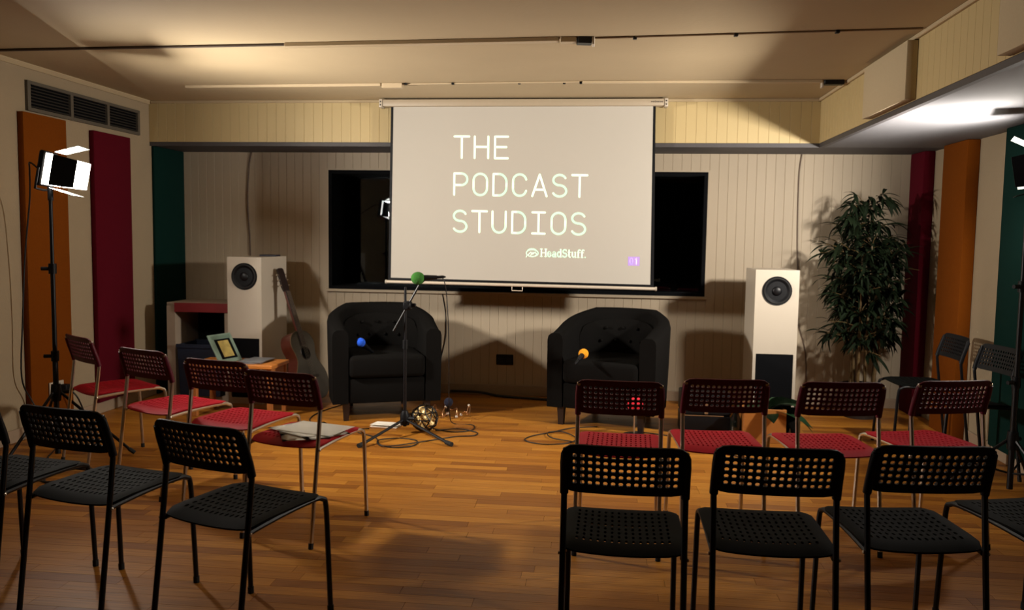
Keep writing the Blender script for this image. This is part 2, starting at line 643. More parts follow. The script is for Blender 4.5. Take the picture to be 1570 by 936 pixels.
obj('duct', along(new_bm(), (-3.57, .125), (-1.75, .06), .02, .012), M_trunkd, tr)  # dark strip standing in for the shadow line along the ceiling seam
obj('duct', along(new_bm(), (-1.75, .06), (-.26, .0), .05, .022), M_trunk, tr)
obj('junction_box', along(new_bm(), (-.25, .0), (-.17, .0), .055, .028), M_trunk, tr)
jb = obj('connector', along(new_bm(), (-.165, .0), (-.09, .012), .06, .034), M_blackm, tr)
obj('bracket', along(new_bm(), (-.089, .012), (-.075, .012), .07, .04), M_white, tr)
obj('duct', along(new_bm(), (-.074, .0), (1.50, -.12), .012, .008), M_trunk2, tr)
for xx in (.12, .62, 1.1):
    obj('clip', along(new_bm(), (xx, -.0 - .08 * xx), (xx + .02, -.0 - .08 * xx), .024, .016), M_blackm, tr)
tr2 = thing('cable_trunking', 'cream cable trunking on the ceiling just in front of the screen case', 'trunking', (0, 5.66 * 1.0395, ZC - .001))
obj('duct', along(new_bm(), (-2.956, .03), (-1.54, -.004), .026, .02), M_trunk, tr2)
obj('junction_box', along(new_bm(), (-1.53, .0), (-1.39, .0), .05, .034), M_trunk, tr2)
obj('duct', along(new_bm(), (-1.388, .0), (-.19, -.05), .012, .010), M_trunk, tr2)
obj('duct', along(new_bm(), (-.17, -.05), (1.36, -.035), .024, .018), M_trunk, tr2)
for xx in (-1.375, -1.05, -.6, -.3, -.19):
    obj('clip', along(new_bm(), (xx, -.015), (xx + .018, -.015), .022, .014), M_blackm, tr2)
br = thing('ceiling_bracket', 'small dark bracket with a white clip at the corner above the right bulkhead', 'bracket', (1.43 * 1.0395, 5.64 * 1.0395, ZC - .001))
obj('bracket_body', boxbm(-.06, .07, -.03, .03, -.03, 0, bev=.004), M_blackm, br)
obj('clip', boxbm(-.075, -.062, -.02, .02, -.05, 0, bev=.002), M_white, br)

for t in (tr, tr2):
    t.scale = (1.0395, 1.0395, 1)

# ------------------------------------------------------------------ projector screen
sc = thing('projector_screen', 'pull-down projector screen with white lettering hung from the back bulkhead', 'screen', (0, 6.28, 0))
obj('case', boxbm(-1.69, .41, -.035, .045, 2.338, 2.39, bev=.008, seg=2), M_case, sc, smooth=True)
for x0, x1 in ((-1.715, -1.69), (.41, .435)):
    e = obj('end_cap', boxbm(x0, x1, -.04, .05, 2.33, 2.392, bev=.005, seg=2), M_white, sc, smooth=True)
    for zz in (2.348, 2.372):
        obj('screw', lathe(new_bm(), [(.005, 0), (.005, .003), (0, .004)], 8, aim(((x0 + x1) / 2, -.04, zz), (0, -1, 0))), M_black, e)
obj('border', prism(new_bm(), [(-1.632, 2.339), (-1.650, 1.012), (.372, 1.000), (.348, 2.339)], .0005, .0025), M_black, sc)
obj('fabric', prism(new_bm(), [(-1.612, 2.338), (-1.629, 1.043), (.345, 1.029), (.330, 2.338)], -.0012, .0004), M_screen, sc)
obj('bottom_bar', tube(new_bm(), [(-1.666, 0, 1.012), (.388, 0, .999)], .0125, 10), M_bar, sc, smooth=True)
for xx, zz in ((-1.666, 1.012), (.388, .999)):
    obj('bar_cap', tube(new_bm(), [(xx - .006, 0, zz), (xx + .006, 0, zz)], .016, 10), M_white, sc, smooth=True)
obj('pull_handle', tube(new_bm(), [(-.69, 0, .992), (-.69, 0, .964), (-.61, 0, .963), (-.61, 0, .991)], .004, 6), M_bar, sc)


def ribbon(bm, pts, w, y=-.0022):
    """flat stroke in the XZ plane with round joints"""
    P = [Vector((p[0], 0, p[1])) for p in pts]
    for a, b in zip(P, P[1:]):
        d = (b - a)
        if d.length < 1e-6:
            continue
        d.normalize()
        n = Vector((-d.z, 0, d.x)) * (w / 2)
        q = [a + n, b + n, b - n, a - n]
        bm.faces.new([bm.verts.new((c.x, y, c.z)) for c in q])
    for a in P:
        bm.faces.new([bm.verts.new((a.x + w / 2 * math.cos(t), y, a.z + w / 2 * math.sin(t))) for t in [2 * PI * j / 10 for j in range(10)]])


def arc(cx, cz, rx, rz, a0, a1, n=12):
    return [(cx + rx * math.cos(math.radians(a0 + (a1 - a0) * i / n)), cz + rz * math.sin(math.radians(a0 + (a1 - a0) * i / n))) for i in range(n + 1)]


G = {  # mono glyphs in a 1 x 1 cell
    'T': [[(0, 1), (1, 1)], [(.5, 1), (.5, 0)]],
    'H': [[(.04, 0), (.04, 1)], [(.96, 0), (.96, 1)], [(.04, .52), (.96, .52)]],
    'E': [[(.95, 1), (.08, 1), (.08, 0), (.95, 0)], [(.08, .52), (.85, .52)]],
    'P': [[(.06, 0), (.06, 1), (.55, 1)] + arc(.55, .73, .4, .27, 90, -90) + [(.06, .46)]],
    'O': [arc(.5, .68, .46, .32, 0, 180) + arc(.5, .32, .46, .32, 180, 360) + [(.96, .68)]],
    'D': [[(.06, 0), (.06, 1), (.42, 1)] + arc(.42, .62, .52, .38, 90, 0) + arc(.42, .38, .52, .38, 0, -90) + [(.06, 0)]],
    'C': [arc(.5, .68, .45, .32, 15, 180) + arc(.5, .32, .45, .32, 180, 345)],
    'A': [[(.02, 0), (.5, 1), (.98, 0)], [(.17, .3), (.83, .3)]],
    'S': [arc(.5, .75, .42, .25, 25, 180, 10) + arc(.5, .75, .42, .23, 180, 265, 6) + arc(.5, .25, .45, .27, 85, 0, 6) + arc(.5, .25, .45, .25, 0, -155, 10)],
    'U': [[(.05, 1), (.05, .34)] + arc(.5, .34, .45, .34, 180, 360) + [(.95, 1)]],
    'I': [[(.08, 1), (.92, 1)], [(.5, 1), (.5, 0)], [(.08, 0), (.92, 0)]],
}


def line(txt, x0, z0, z1, tilt):
    pitch, w = .1494, .112
    for i, ch in enumerate(txt):
        bm = new_bm()
        for st in G[ch]:
            ribbon(bm, [(x0 + i * pitch + p[0] * w, z0 + (z1 - z0) * p[1] + tilt * (i * pitch + p[0] * w)) for p in st], .0175)
        obj('projected_letter', bm, M_text, sc)


line('THE', -1.141, 1.958, 2.118, -.004)
line('PODCAST', -1.147, 1.682, 1.842, -.008)
line('STUDIOS', -1.150, 1.404, 1.562, -.010)
# small serif wordmark, drawn with thick stems, thin joins and slabs
SG = {
    'H': (.85, [[(.15, 0), (.15, 1)], [(.7, 0), (.7, 1)]], [[(0, 0), (.3, 0)], [(.55, 0), (.85, 0)], [(0, 1), (.3, 1)], [(.55, 1), (.85, 1)], [(.15, .5), (.7, .5)]]),
    'e': (.55, [arc(.26, .34, .2, .33, 120, 330)], [[(.08, .36), (.46, .36)], arc(.26, .36, .2, .31, 0, 120)]),
    'a': (.58, [arc(.22, .19, .16, .18, 0, 360), [(.42, .5), (.42, .0)]], [arc(.26, .48, .17, .2, 0, 150), [(.42, 0), (.55, 0)]]),
    'd': (.62, [arc(.25, .34, .19, .33, 40, 320), [(.46, 0), (.46, 1)]], [[(.36, 1), (.46, 1)], [(.46, 0), (.58, 0)]]),
    'S': (.62, [arc(.3, .74, .22, .24, 40, 260), arc(.3, .26, .24, .25, 90, -140)], [[(.5, .8), (.5, .98)], [(.06, .02), (.06, .22)]]),
    't': (.42, [[(.17, .95), (.17, .12), (.3, .0)]], [[(.02, .66), (.36, .66)]]),
    'u': (.65, [[(.12, .66), (.12, .16), (.25, .02)], [(.48, .66), (.48, 0)]], [[(.02, .66), (.12, .66)], [(.25, .02), (.48, .14)], [(.38, .66), (.48, .66)], [(.48, 0), (.6, 0)]]),
    'f': (.42, [[(.16, 0), (.16, .85), (.26, 1.0), (.4, .95)]], [[(.02, .64), (.36, .64)], [(.04, 0), (.3, 0)]]),
    '.': (.22, [[(.08, .03), (.10, .03)]], []),
}
x = -.480
for ch in 'HeadStuff.':
    w, thick, thin = SG[ch]
    bm = new_bm()
    k = .060
    for st in thick:
        ribbon(bm, [(x + p[0] * k, 1.226 + p[1] * .056 - .01 * (x + .48)) for p in st], .0115)
    for st in thin:
        ribbon(bm, [(x + p[0] * k, 1.226 + p[1] * .056 - .01 * (x + .48)) for p in st], .006)
    x += (w + .045) * k
    obj('projected_letter', bm, M_text, sc)
bm = new_bm()      # rounded head-shaped emblem beside the wordmark
cx, cz = -.540, 1.250
ribbon(bm, arc(cx, cz, .045, .026, 0, 360, 24), .009)
ribbon(bm, arc(cx - .002, cz + .012, .034, .02, 20, 170, 10), .011)
ribbon(bm, [(cx - .03, cz - .012), (cx - .012, cz + .006), (cx + .004, cz - .008), (cx + .022, cz + .008)], .008)
ribbon(bm, [(cx - .012, cz - .016), (cx + .006, cz + .002)], .007)
ribbon(bm, arc(cx + .012, cz - .008, .022, .012, -60, 120, 8), .008)
ribbon(bm, [(cx - .04, cz - .018), (cx - .046, cz - .03)], .008)
obj('projected_emblem', bm, M_text, sc)
bm = new_bm()
bm.faces.new([bm.verts.new(p) for p in ((.176, -.0018, 1.168), (.262, -.0018, 1.168), (.262, -.0018, 1.236), (.176, -.0018, 1.236))])
obj('projected_badge', bm, M_textl, sc)
bm = new_bm()
ribbon(bm, arc(.201, 1.202, .011, .022, 0, 360, 14), .008, -.0026)
ribbon(bm, [(.231, 1.218), (.238, 1.224), (.238, 1.180)], .009, -.0026)
obj('projected_number', bm, mat('projected_pale_lavender', (225, 205, 245), .8, emit=(.6, .5, .9, 1), estr=.35), sc)
bm = new_bm()      # the maker's tiny dark print on the case, unreadable in the photograph: seven small marks
for k, hh in enumerate((.006, .006, .010, .006, .006, .006, .006)):
    ribbon(bm, arc(.318 + k * .0125, 2.366, .004, hh * .6, 0, 300, 8), .0028, -.0358)
obj('case_print', bm, M_grey_print, sc)

scaled(sc, 1.0365)

# ------------------------------------------------------------------ perforated chairs
CS = 1.008


def perforated(P, us, vs, W, Hh, rad, hw, hh, thick):
    """us, vs: grid lines of the perforated area (parameter metres), W/Hh: outer half extents, P(u,v)->Vector"""
    faces = []
    idx = {}
    pts = []

    def vid(p):
        k = (round(p[0], 5), round(p[1], 5))
        if k not in idx:
            idx[k] = len(pts)
            pts.append(p)
        return idx[k]
    for i in range(len(us) - 1):
        for j in range(len(vs) - 1):
            a, b, c, d = us[i], us[i + 1], vs[j], vs[j + 1]
            mx_, mz = (a + b) / 2, (c + d) / 2
            Cn = [vid(p) for p in ((a, c), (b, c), (b, d), (a, d))]
            k = .5
            Hs = [vid(p) for p in ((mx_ - hw, mz - hh * k), (mx_ - hw * k, mz - hh), (mx_ + hw * k, mz - hh), (mx_ + hw, mz - hh * k),
                                   (mx_ + hw, mz + hh * k), (mx_ + hw * k, mz + hh), (mx_ - hw * k, mz + hh), (mx_ - hw, mz + hh * k))]
            for q in range(4):
                faces.append((Cn[q], Cn[(q + 1) % 4], Hs[(2 * q + 2) % 8], Hs[(2 * q + 1) % 8]))
                faces.append((Cn[q], Hs[(2 * q + 1) % 8], Hs[2 * q]))
    # border ring
    loop = [(u, vs[0]) for u in us[:-1]] + [(us[-1], v_) for v_ in vs[:-1]] + [(u, vs[-1]) for u in us[:0:-1]] + [(us[0], v_) for v_ in vs[:0:-1]]
    cu, cv = (us[0] + us[-1]) / 2, (vs[0] + vs[-1]) / 2
    gu, gv = (us[-1] - us[0]) / 2, (vs[-1] - vs[0]) / 2
    out = []
    for u, v_ in loop:
        x, z = (u - cu) / gu * W, (v_ - cv) / gv * Hh
        r = rad
        ix, iz = max(-W + r, min(W - r, x)), max(-Hh + r, min(Hh - r, z))
        dx, dz = x - ix, z - iz
        if abs(dx) > 1e-9 and abs(dz) > 1e-9:
            l = math.hypot(dx, dz)
            x, z = ix + dx / l * r, iz + dz / l * r
        out.append((cu + x, cv + z))
    mid = [((a[0] * .35 + b[0] * .65), (a[1] * .35 + b[1] * .65)) for a, b in zip(loop, out)]
    for A, B in ((loop, mid), (mid, out)):
        n = len(A)
        for i in range(n):
            j = (i + 1) % n
            faces.append((vid(A[i]), vid(B[i]), vid(B[j]), vid(A[j])))
    bm = new_bm()
    e = 1e-3
    top, bot = [], []
    for (u, v_) in pts:
        p = P(u, v_)
        n = (P(u + e, v_) - P(u - e, v_)).cross(P(u, v_ + e) - P(u, v_ - e)).normalized()
        top.append(bm.verts.new(p + n * thick / 2))
        bot.append(bm.verts.new(p - n * thick / 2))
    ed = {}
    for f in faces:
        try:
            bm.faces.new([top[i] for i in f])
            bm.faces.new([bot[i] for i in f[::-1]])
        except ValueError:
            continue
        for i in range(len(f)):
            k = (f[i], f[(i + 1) % len(f)])
            ed[k] = ed.get(k, 0) + 1
    for (a, b) in list(ed):
        if (b, a) not in ed:
            # keep boundary edges only when no neighbour in either winding
            bm.faces.new((top[b], top[a], bot[a], bot[b]))
    return bm


def lin_list(a, b, n):
    return [a + (b - a) * i / n for i in range(n + 1)]


def make_chair(name, plastic, seat_m, frame):
    t = thing(name, 'chair', 'chair')
    # backrest
    def PB_(u, v_):
        z = .603 + v_
        s = v_ / .155
        yy = -.158 - .045 * s - .018 * (1 - (u / .187) ** 2)
        return Vector((u, yy, z)) * CS
    bm = perforated(PB_, lin_list(-.157, .157, 14), lin_list(.024, .131, 5), .1885, .0765, .045, .0064, .0062, .006)
    for s in (-1, 1):
        tube(bm, [Vector(p) * CS for p in ((s * .177, -.157, .597), (s * .1765, -.168, .64), (s * .1755, -.185, .69), (s * .172, -.197, .73))], .0132, 10)
    obj('backrest', bm, plastic, t, smooth=True)
    # seat
    def PS(u, v_):
        yy = -.165 + v_
        z = .449 - .012 * (1 - (u / .18) ** 2) * min(1, max(0, 1 - (yy - .02) / .25))
        if yy > .12:
            z -= (yy - .12) ** 2 * 1.8
        if yy < -.1:
            z -= (-.1 - yy) ** 2 * 3
        if abs(u) > .155:
            z -= (abs(u) - .155) * .25
        return Vector((u, yy, z)) * CS
    bm = perforated(PS, lin_list(-.150, .150, 14), lin_list(.035, .315, 8), .184, .187, .04, .0044, .0095, .007)
    obj('seat', bm, seat_m, t, smooth=True)
    for s in (-1, 1):
        rear = spline([(s * .177, -.235, .012), (s * .177, -.196, .30), (s * .177, -.163, .55), (s * .177, -.160, .60), (s * .1755, -.178, .67), (s * .172, -.198, .74)], 4)
        lg = obj('leg', tube(new_bm(), [Vector(p) * CS for p in rear], .0095, 8), frame, t, smooth=True)
        obj('foot_cap', tube(new_bm(), [Vector((s * .177, -.2365, 0)) * CS, Vector((s * .177, -.2335, .025)) * CS], .0115, 8), M_rubber, lg)
        fr_ = spline([(s * .182, .238, .012), (s * .180, .228, .22), (s * .178, .218, .395), (s * .1755, .198, .425), (s * .175, .15, .434), (s * .175, 0, .432),
                      (s * .175, -.13, .424), (s * .1755, -.172, .42)], 4)
        lg = obj('leg', tube(new_bm(), [Vector(p) * CS for p in fr_], .0095, 8), frame, t, smooth=True)
        obj('foot_cap', tube(new_bm(), [Vector((s * .182, .2385, 0)) * CS, Vector((s * .182, .2375, .025)) * CS], .0115, 8), M_rubber, lg)
        obj('bolt', lathe(new_bm(), [(.006, 0), (.006, .004), (0, .006)], 8, aim(Vector((s * .186, -.178, .42)) * CS, (s, 0, 0))), M_chrome, t)
    for yy in (.13, -.135):
        obj('crossbar', tube(new_bm(), [Vector((-.175, yy, .43)) * CS, Vector((-.1, yy, .424)) * CS, Vector((.1, yy, .424)) * CS, Vector((.175, yy, .43)) * CS], .008, 6), frame, t)
    return t


black = make_chair('perforated_chair', M_black, M_bseat, M_blackm)
red = make_chair('perforated_chair', mat('red_back_plastic_shaded', (82, 8, 28), .5, var=.1, spec=.25), M_redp, M_chrome)  # shade of the unlit backrests put into a darker red than the seats
used = {id(black): False, id(red): False}
flag = {'b': False, 'r': False}


def place_chair(kind, x, y, rot, label, group):
    src = black if kind == 'b' else red
    if not flag[kind]:
        o = src
        flag[kind] = True
    else:
        o = copy_tree(src)
    o.location = (x, y, 0)
    o.rotation_euler = (0, 0, rot)
    o['label'] = label
    o['group'] = group
    return o


g_bl, g_br, g_rl, g_rr, g_w = 'black chairs in the near left row', 'black chairs in the near right row', 'red chairs in the left row', 'red chairs in the right row', 'black chairs along the right wall'
K = 1.008
place_chair('b', .077 * K, 2.587 * K, -.013, 'black perforated chair nearest the aisle in the near right row', g_br)
place_chair('b', .519 * K, 2.651 * K, -.003, 'black perforated chair second from the aisle in the near right row', g_br)
place_chair('b', .966 * K, 2.747 * K, .102, 'black perforated chair third from the aisle in the near right row', g_br)
place_chair('b', 1.47 * K, 2.92 * K, .27, 'black perforated chair cut off at the right edge, fourth from the aisle', g_br)
place_chair('b', -1.193 * K, 2.643 * K, -.308, 'black perforated chair nearest the aisle in the near left row', g_bl)
place_chair('b', -1.770 * K, 2.794 * K, -.216, 'black perforated chair second from the aisle in the near left row', g_bl)
place_chair('b', -2.237 * K, 2.878 * K, -.169, 'black perforated chair cut off at the left edge, third from the aisle', g_bl)
place_chair('r', .085 * K, 3.712 * K, -.032, 'red perforated chair nearest the aisle in the right row', g_rr)
place_chair('r', .525 * K, 3.844 * K, .062, 'red perforated chair second from the aisle in the right row, before the crate', g_rr)
place_chair('r', 1.006 * K, 3.864 * K, .121, 'red perforated chair third from the aisle in the right row, before the white speaker', g_rr)
place_chair('r', 1.487 * K, 3.998 * K, .277, 'red perforated chair at the outer end of the right row, nearest the wall', g_rr)
q4 = place_chair('r', -1.345 * K, 3.655 * K, -.231, 'red perforated chair with white papers on its seat', g_rl)
place_chair('r', -1.766 * K, 3.921 * K, -.244, 'red perforated chair second from the aisle in the left row, before the table', g_rl)
place_chair('r', -2.256 * K, 4.178 * K, -.408, 'red perforated chair third from the aisle in the left row', g_rl)
place_chair('r', -2.858 * K, 4.596 * K, -.623, 'red perforated chair at the outer end of the left row, by the wall', g_rl)
place_chair('b', 2.108 * K, 5.719 * K, 1.604, 'black perforated chair turned sideways before the right orange panel', g_w)
place_chair('b', 2.13 * K, 5.111 * K, 1.743, 'black perforated chair turned sideways before the right green panel', g_w)

# sheets of paper on the red chair and on the floor
for k, (dx, dy, a, lab) in enumerate(((.0, -.03, .45, 'lowest white sheet of the papers on the red chair seat'), (.045, .01, .75, 'second lowest white sheet of the papers on the red chair seat'),
                                      (-.01, .02, 1.0, 'second highest white sheet of the papers on the red chair seat'), (.035, .035, 1.3, 'topmost white sheet of the papers on the red chair seat'))):
    b = new_bm()
    n = 6
    g = [[b.verts.new(((i / n - .5) * .21, (j / n - .5) * .297, .0015 * math.sin(i + k) * (abs(j / n - .5)))) for j in range(n + 1)] for i in range(n + 1)]
    for i in range(n):
        for j in range(n):
            b.faces.new((g[i][j], g[i + 1][j], g[i + 1][j + 1], g[i][j + 1]))
    bmesh.ops.solidify(b, geom=b.faces[:], thickness=.0008)
    o = obj('paper_sheet', b, M_paper, smooth='all', loc=(-1.345 * K + dx, 3.655 * K + dy, .4535 + k * .0022))
    o.rotation_euler = (0, 0, a)
    tag(o, lab, 'paper', 'papers on the red chair seat')
b = new_bm()
box(b, -.10, .10, -.075, .075, 0, .003)
box(b, -.10, .10, -.075, .075, .0035, .006, mx=Matrix.Translation((0, 0, .0)) @ Matrix.Rotation(-.06, 4, 'X') @ Matrix.Translation((0, 0, .006)))
o = obj('folded_paper', b, M_paper, loc=(-1.53, 5.80, .0))
o.rotation_euler = (0, 0, -.1)
tag(o, 'folded white paper lying on the floor by the microphone stand', 'paper')


# ------------------------------------------------------------------ tub armchairs
def make_tub(label, x, y, rot):
    t = thing('tub_armchair', label, 'armchair', (x, y, 0), rot, 'charcoal tub armchairs')
    path = []
    R0 = .322
    for i in range(9):
        path.append((-R0, -.31 + .31 * i / 8, Vector((-1, 0, 0)), 0))
    for i in range(1, 24):
        a = PI - PI * i / 24
        path.append((R0 * math.cos(a), R0 * math.sin(a), Vector((math.cos(a), math.sin(a), 0)), math.sin(a)))
    for i in range(9):
        path.append((R0, -.31 * i / 8, Vector((1, 0, 0)), 0))
    bm = new_bm()
    rings = []
    for i, (px_, py, nrm, s) in enumerate(path):
        u = i / (len(path) - 1)
        k = 1 - abs(u - .5) * 2          # 0 at the arm fronts, 1 at the back
        ss = max(0, min(1, (k - .05) / .7))
        zt = .675 + .15 * ss ** 1.2
        th = .055
        ring = []
        lean = .02 * ss
        prof = [(-th, .13), (-th, .30), (-th, zt - .05), (-th * .86, zt - .018), (-th * .45, zt), (th * .45, zt), (th * .86, zt - .018), (th, zt - .05), (th, .45), (th * .93, .13)]
        for o_, z in prof:
            q = Vector((px_, py, 0)) + nrm * (o_ + lean * (z - .13) / .6)
            ring.append(bm.verts.new((q.x, q.y, z)))
        rings.append(ring)
    n = len(rings[0])
    for A, B in zip(rings, rings[1:]):
        for j in range(n):
            bm.faces.new((A[j], A[(j + 1) % n], B[(j + 1) % n], B[j]))
    bm.faces.new(rings[0])
    bm.faces.new(rings[-1][::-1])
    obj('shell', bm, M_tub, t, smooth=True)
    obj('seat_base', boxbm(-.262, .262, -.305, .262, .13, .315, bev=.012, seg=2), M_tub, t, smooth=True)
    obj('seat_cushion', boxbm(-.262, .262, -.335, .255, .318, .485, bev=.035, seg=4), M_tub, t, smooth=True)
    # padded inner back with buttons
    bm = new_bm()
    rings = []
    for i in range(19):
        u = i / 18
        a = PI - PI * (.06 + .88 * u)
        nr = Vector((math.cos(a), math.sin(a), 0))
        e_ = math.sin(PI * u) ** .35
        ring = []
        for dz, dr in ((.48, .274), (.48, .25), (.55, .232), (.64, .23), (.71, .24), (.745, .262), (.745, .274)):
            d_ = .274 - (.274 - dr) * e_
            q = nr * d_
            ring.append(bm.verts.new((q.x, q.y, .48 + (dz - .48) * (.55 + .45 * e_))))
        rings.append(ring)
    for A, B in zip(rings, rings[1:]):
        for j in range(7):
            bm.faces.new((A[j], A[(j + 1) % 7], B[(j + 1) % 7], B[j]))
    obj('back_pad', bm, M_tub, t, smooth=True)
    for zz, aa in ((.68, (60, 90, 120)), (.58, (50, 76, 104, 130))):
        for a in aa:
            a = math.radians(a)
            q = Vector((math.cos(a), math.sin(a), 0)) * .226
            obj('button', sphere(new_bm(), (q.x, q.y, zz), .012, 8, 6), M_tub, t, smooth=True)
    for sx in (-1, 1):
        for px_, py in ((sx * .28, -.27), (sx * .2, .24)):
            bm = new_bm()
            a, b_ = .024, .017
            A = [bm.verts.new((px_ + dx * b_, py + dy * b_, 0)) for dx, dy in ((-1, -1), (1, -1), (1, 1), (-1, 1))]
            B = [bm.verts.new((px_ + dx * a, py + dy * a, .135)) for dx, dy in ((-1, -1), (1, -1), (1, 1), (-1, 1))]
            bm.faces.new(A[::-1])
            bm.faces.new(B)
            for j in range(4):
                bm.faces.new((A[j], A[(j + 1) % 4], B[(j + 1) % 4], B[j]))
            obj('leg', bm, M_ebony, t)
    t.scale = (1.07, 1.07, 1)
    return t


make_tub('charcoal tub armchair at left, behind the boom microphone stand', -1.70, 6.28, .40)
make_tub('charcoal tub armchair at right, behind a red chair', .085, 6.25, -.30)


# ------------------------------------------------------------------ white speakers
def speaker(label, x0, x1, yf, depth, h, rot=0):
    t = thing('floor_speaker', label, 'speaker', ((x0 + x1) / 2, yf + depth / 2, 0), rot, 'white floor speakers')
    w = x1 - x0
    W2, D2 = w / 2, depth / 2
    bm = new_bm()
    zg0, zg1 = .05, .53
    box(bm, -W2, W2, -D2 + .02, D2, 0, h)
    box(bm, -W2, W2, -D2, -D2 + .02, zg1, h)
    box(bm, -W2, W2, -D2, -D2 + .02, 0, zg0)
    box(bm, -W2, -W2 + .022, -D2, -D2 + .02, zg0, zg1)
    box(bm, W2 - .022, W2, -D2, -D2 + .02, zg0, zg1)
    obj('cabinet', bm, M_white, t)
    obj('grille', boxbm(-W2 + .023, W2 - .023, -D2 + .006, -D2 + .02, zg0 + .001, zg1 - .001, bev=.003), M_dark, t)
    zc = h - .155
    d = obj('driver', lathe(new_bm(), [(.0, -.03), (.03, -.028), (.035, -.02), (.078, .004), (.088, .010), (.098, .004), (.106, .006), (.108, 0)][::-1], 32,
                            aim((0, -D2 - .0005, zc), (0, -1, 0))), M_black, t, smooth=True)
    obj('dust_cap', sphere(new_bm(), (0, -D2 - .006, zc), .034, 14, 8, (1, .4, 1)), M_blackm, d, smooth=True)
    obj('surround', tube(new_bm(), [(math.cos(a) * .092, -D2 - .008, zc + math.sin(a) * .092) for a in [2 * PI * i / 32 for i in range(32)]], .007, 6, closed=True), M_rubber, d, smooth=True)
    return t


speaker('tall white floor speaker at left with the guitar leaning on it', -2.975, -2.69, 6.35, .50, 1.18, -.02)
speaker('tall white floor speaker at right, left of the bamboo', 1.115, 1.43, 6.32, .42, 1.155, .0)
o = obj('dark_book', boxbm(-.07, .07, -.05, .05, 0, .014, bev=.002), mat('dark_book_cover', (26, 26, 44), .5), loc=(-2.76, 6.68, 1.18))
tag(o, 'thin dark book lying on top of the left white speaker', 'book')

# ------------------------------------------------------------------ cabinet, bin, table, card
cb = thing('open_cabinet', 'grey open cabinet with a red front edge beside the left speaker', 'cabinet', (-3.25, 6.62, 0))
bm = new_bm()
box(bm, -.27, -.20, -.22, .22, 0, .775)
box(bm, .22, .25, -.22, .22, 0, .775)
box(bm, -.20, .22, .19, .22, 0, .775)
box(bm, -.20, .22, -.2, .19, .0, .04)
obj('carcass', bm, M_cab, cb)
obj('top', boxbm(-.28, .26, -.2, .225, .775, .80, bev=.003), M_cab, cb)
obj('front_edge', boxbm(-.20, .26, -.232, -.2005, .725, .799, bev=.003), M_cabred, cb)
obj('lining', boxbm(-.199, .219, .17, .189, .04, .774), M_dark, cb)
bn = thing('storage_bin', 'navy blue storage bin in the lower part of the grey cabinet', 'bin', (-3.24, 6.54, .041))
bm = new_bm()
A = [(-.185, -.16), (.185, -.16), (.185, .16), (-.185, .16)]
lo = [bm.verts.new((x * .92, y * .92, 0)) for x, y in A]
hi = [bm.verts.new((x, y, .42)) for x, y in A]
hi2 = [bm.verts.new((x * .94, y * .92, .42)) for x, y in A]
l2 = [bm.verts.new((x * .87, y * .85, .01)) for x, y in A]
bm.faces.new(lo)
bm.faces.new(l2)
for i in range(4):
    j = (i + 1) % 4
    bm.faces.new((lo[i], lo[j], hi[j], hi[i]))
    bm.faces.new((hi[i], hi[j], hi2[j], hi2[i]))
    bm.faces.new((hi2[i], hi2[j], l2[j], l2[i]))
obj('body', bm, M_navy, bn)
obj('rim', box(box(new_bm(), -.19, .19, -.168, -.158, .395, .425), -.19, .19, .158, .168, .395, .425), M_navy, bn)

tb = thing('side_table', 'low wooden table in front of the left white speaker', 'table', (-2.72, 6.0, 0))
obj('tabletop', boxbm(-.32, .32, -.17, .17, .37, .40, bev=.005), M_wood, tb)
for sx in (-1, 1):
    for sy in (-1, 1):
        obj('leg', boxbm(sx * .29 - .018, sx * .29 + .018, sy * .14 - .018, sy * .14 + .018, 0, .37, bev=.003), M_leg, tb)
    obj('side_rail', boxbm(sx * .29 - .01, sx * .29 + .01, -.122, .122, .31, .369), M_leg, tb)
cd = thing('picture_card', 'pale green framed card with a yellow picture leaning on the low table', 'card', (-2.76, 5.94, .402))
e1 = Vector((.06, .20, 0)).normalized()
e2 = Vector((-.11, .03, .20)).normalized()
e3 = e1.cross(e2).normalized()
Mc = Matrix(((e1.x, e2.x, e3.x, 0), (e1.y, e2.y, e3.y, 0), (e1.z, e2.z, e3.z, .002), (0, 0, 0, 1)))
obj('board', box(new_bm(), -.12, .12, 0, .235, -.012, 0, bev=.002, mx=Mc), M_card, cd)
obj('dark_mat', box(new_bm(), -.078, .085, .03, .192, .0004, .0012, mx=Mc), M_dark, cd)
obj('picture', box(new_bm(), -.05, .06, .045, .178, .0013, .002, mx=Mc), M_pic, cd)
obj('caption_strip', box(new_bm(), -.10, .10, .195, .222, .0005, .0015, mx=Mc), mat('card_strip', (96, 118, 104), .4), cd)
for k, (dx, dy, a, lab) in enumerate(((.10, .0, .15, 'grey magazine at the bottom of the pile on the low table'), (.13, .01, -.1, 'grey magazine on top of the pile on the low table'))):
    o = obj('magazine', boxbm(-.09, .09, -.12, .12, 0, .008, bev=.001), M_mag, loc=(-2.72 + dx, 6.0 + dy, .40 + k * .0085))
    o.rotation_euler = (0, 0, a)
    tag(o, lab, 'magazine', 'magazines on the low table')

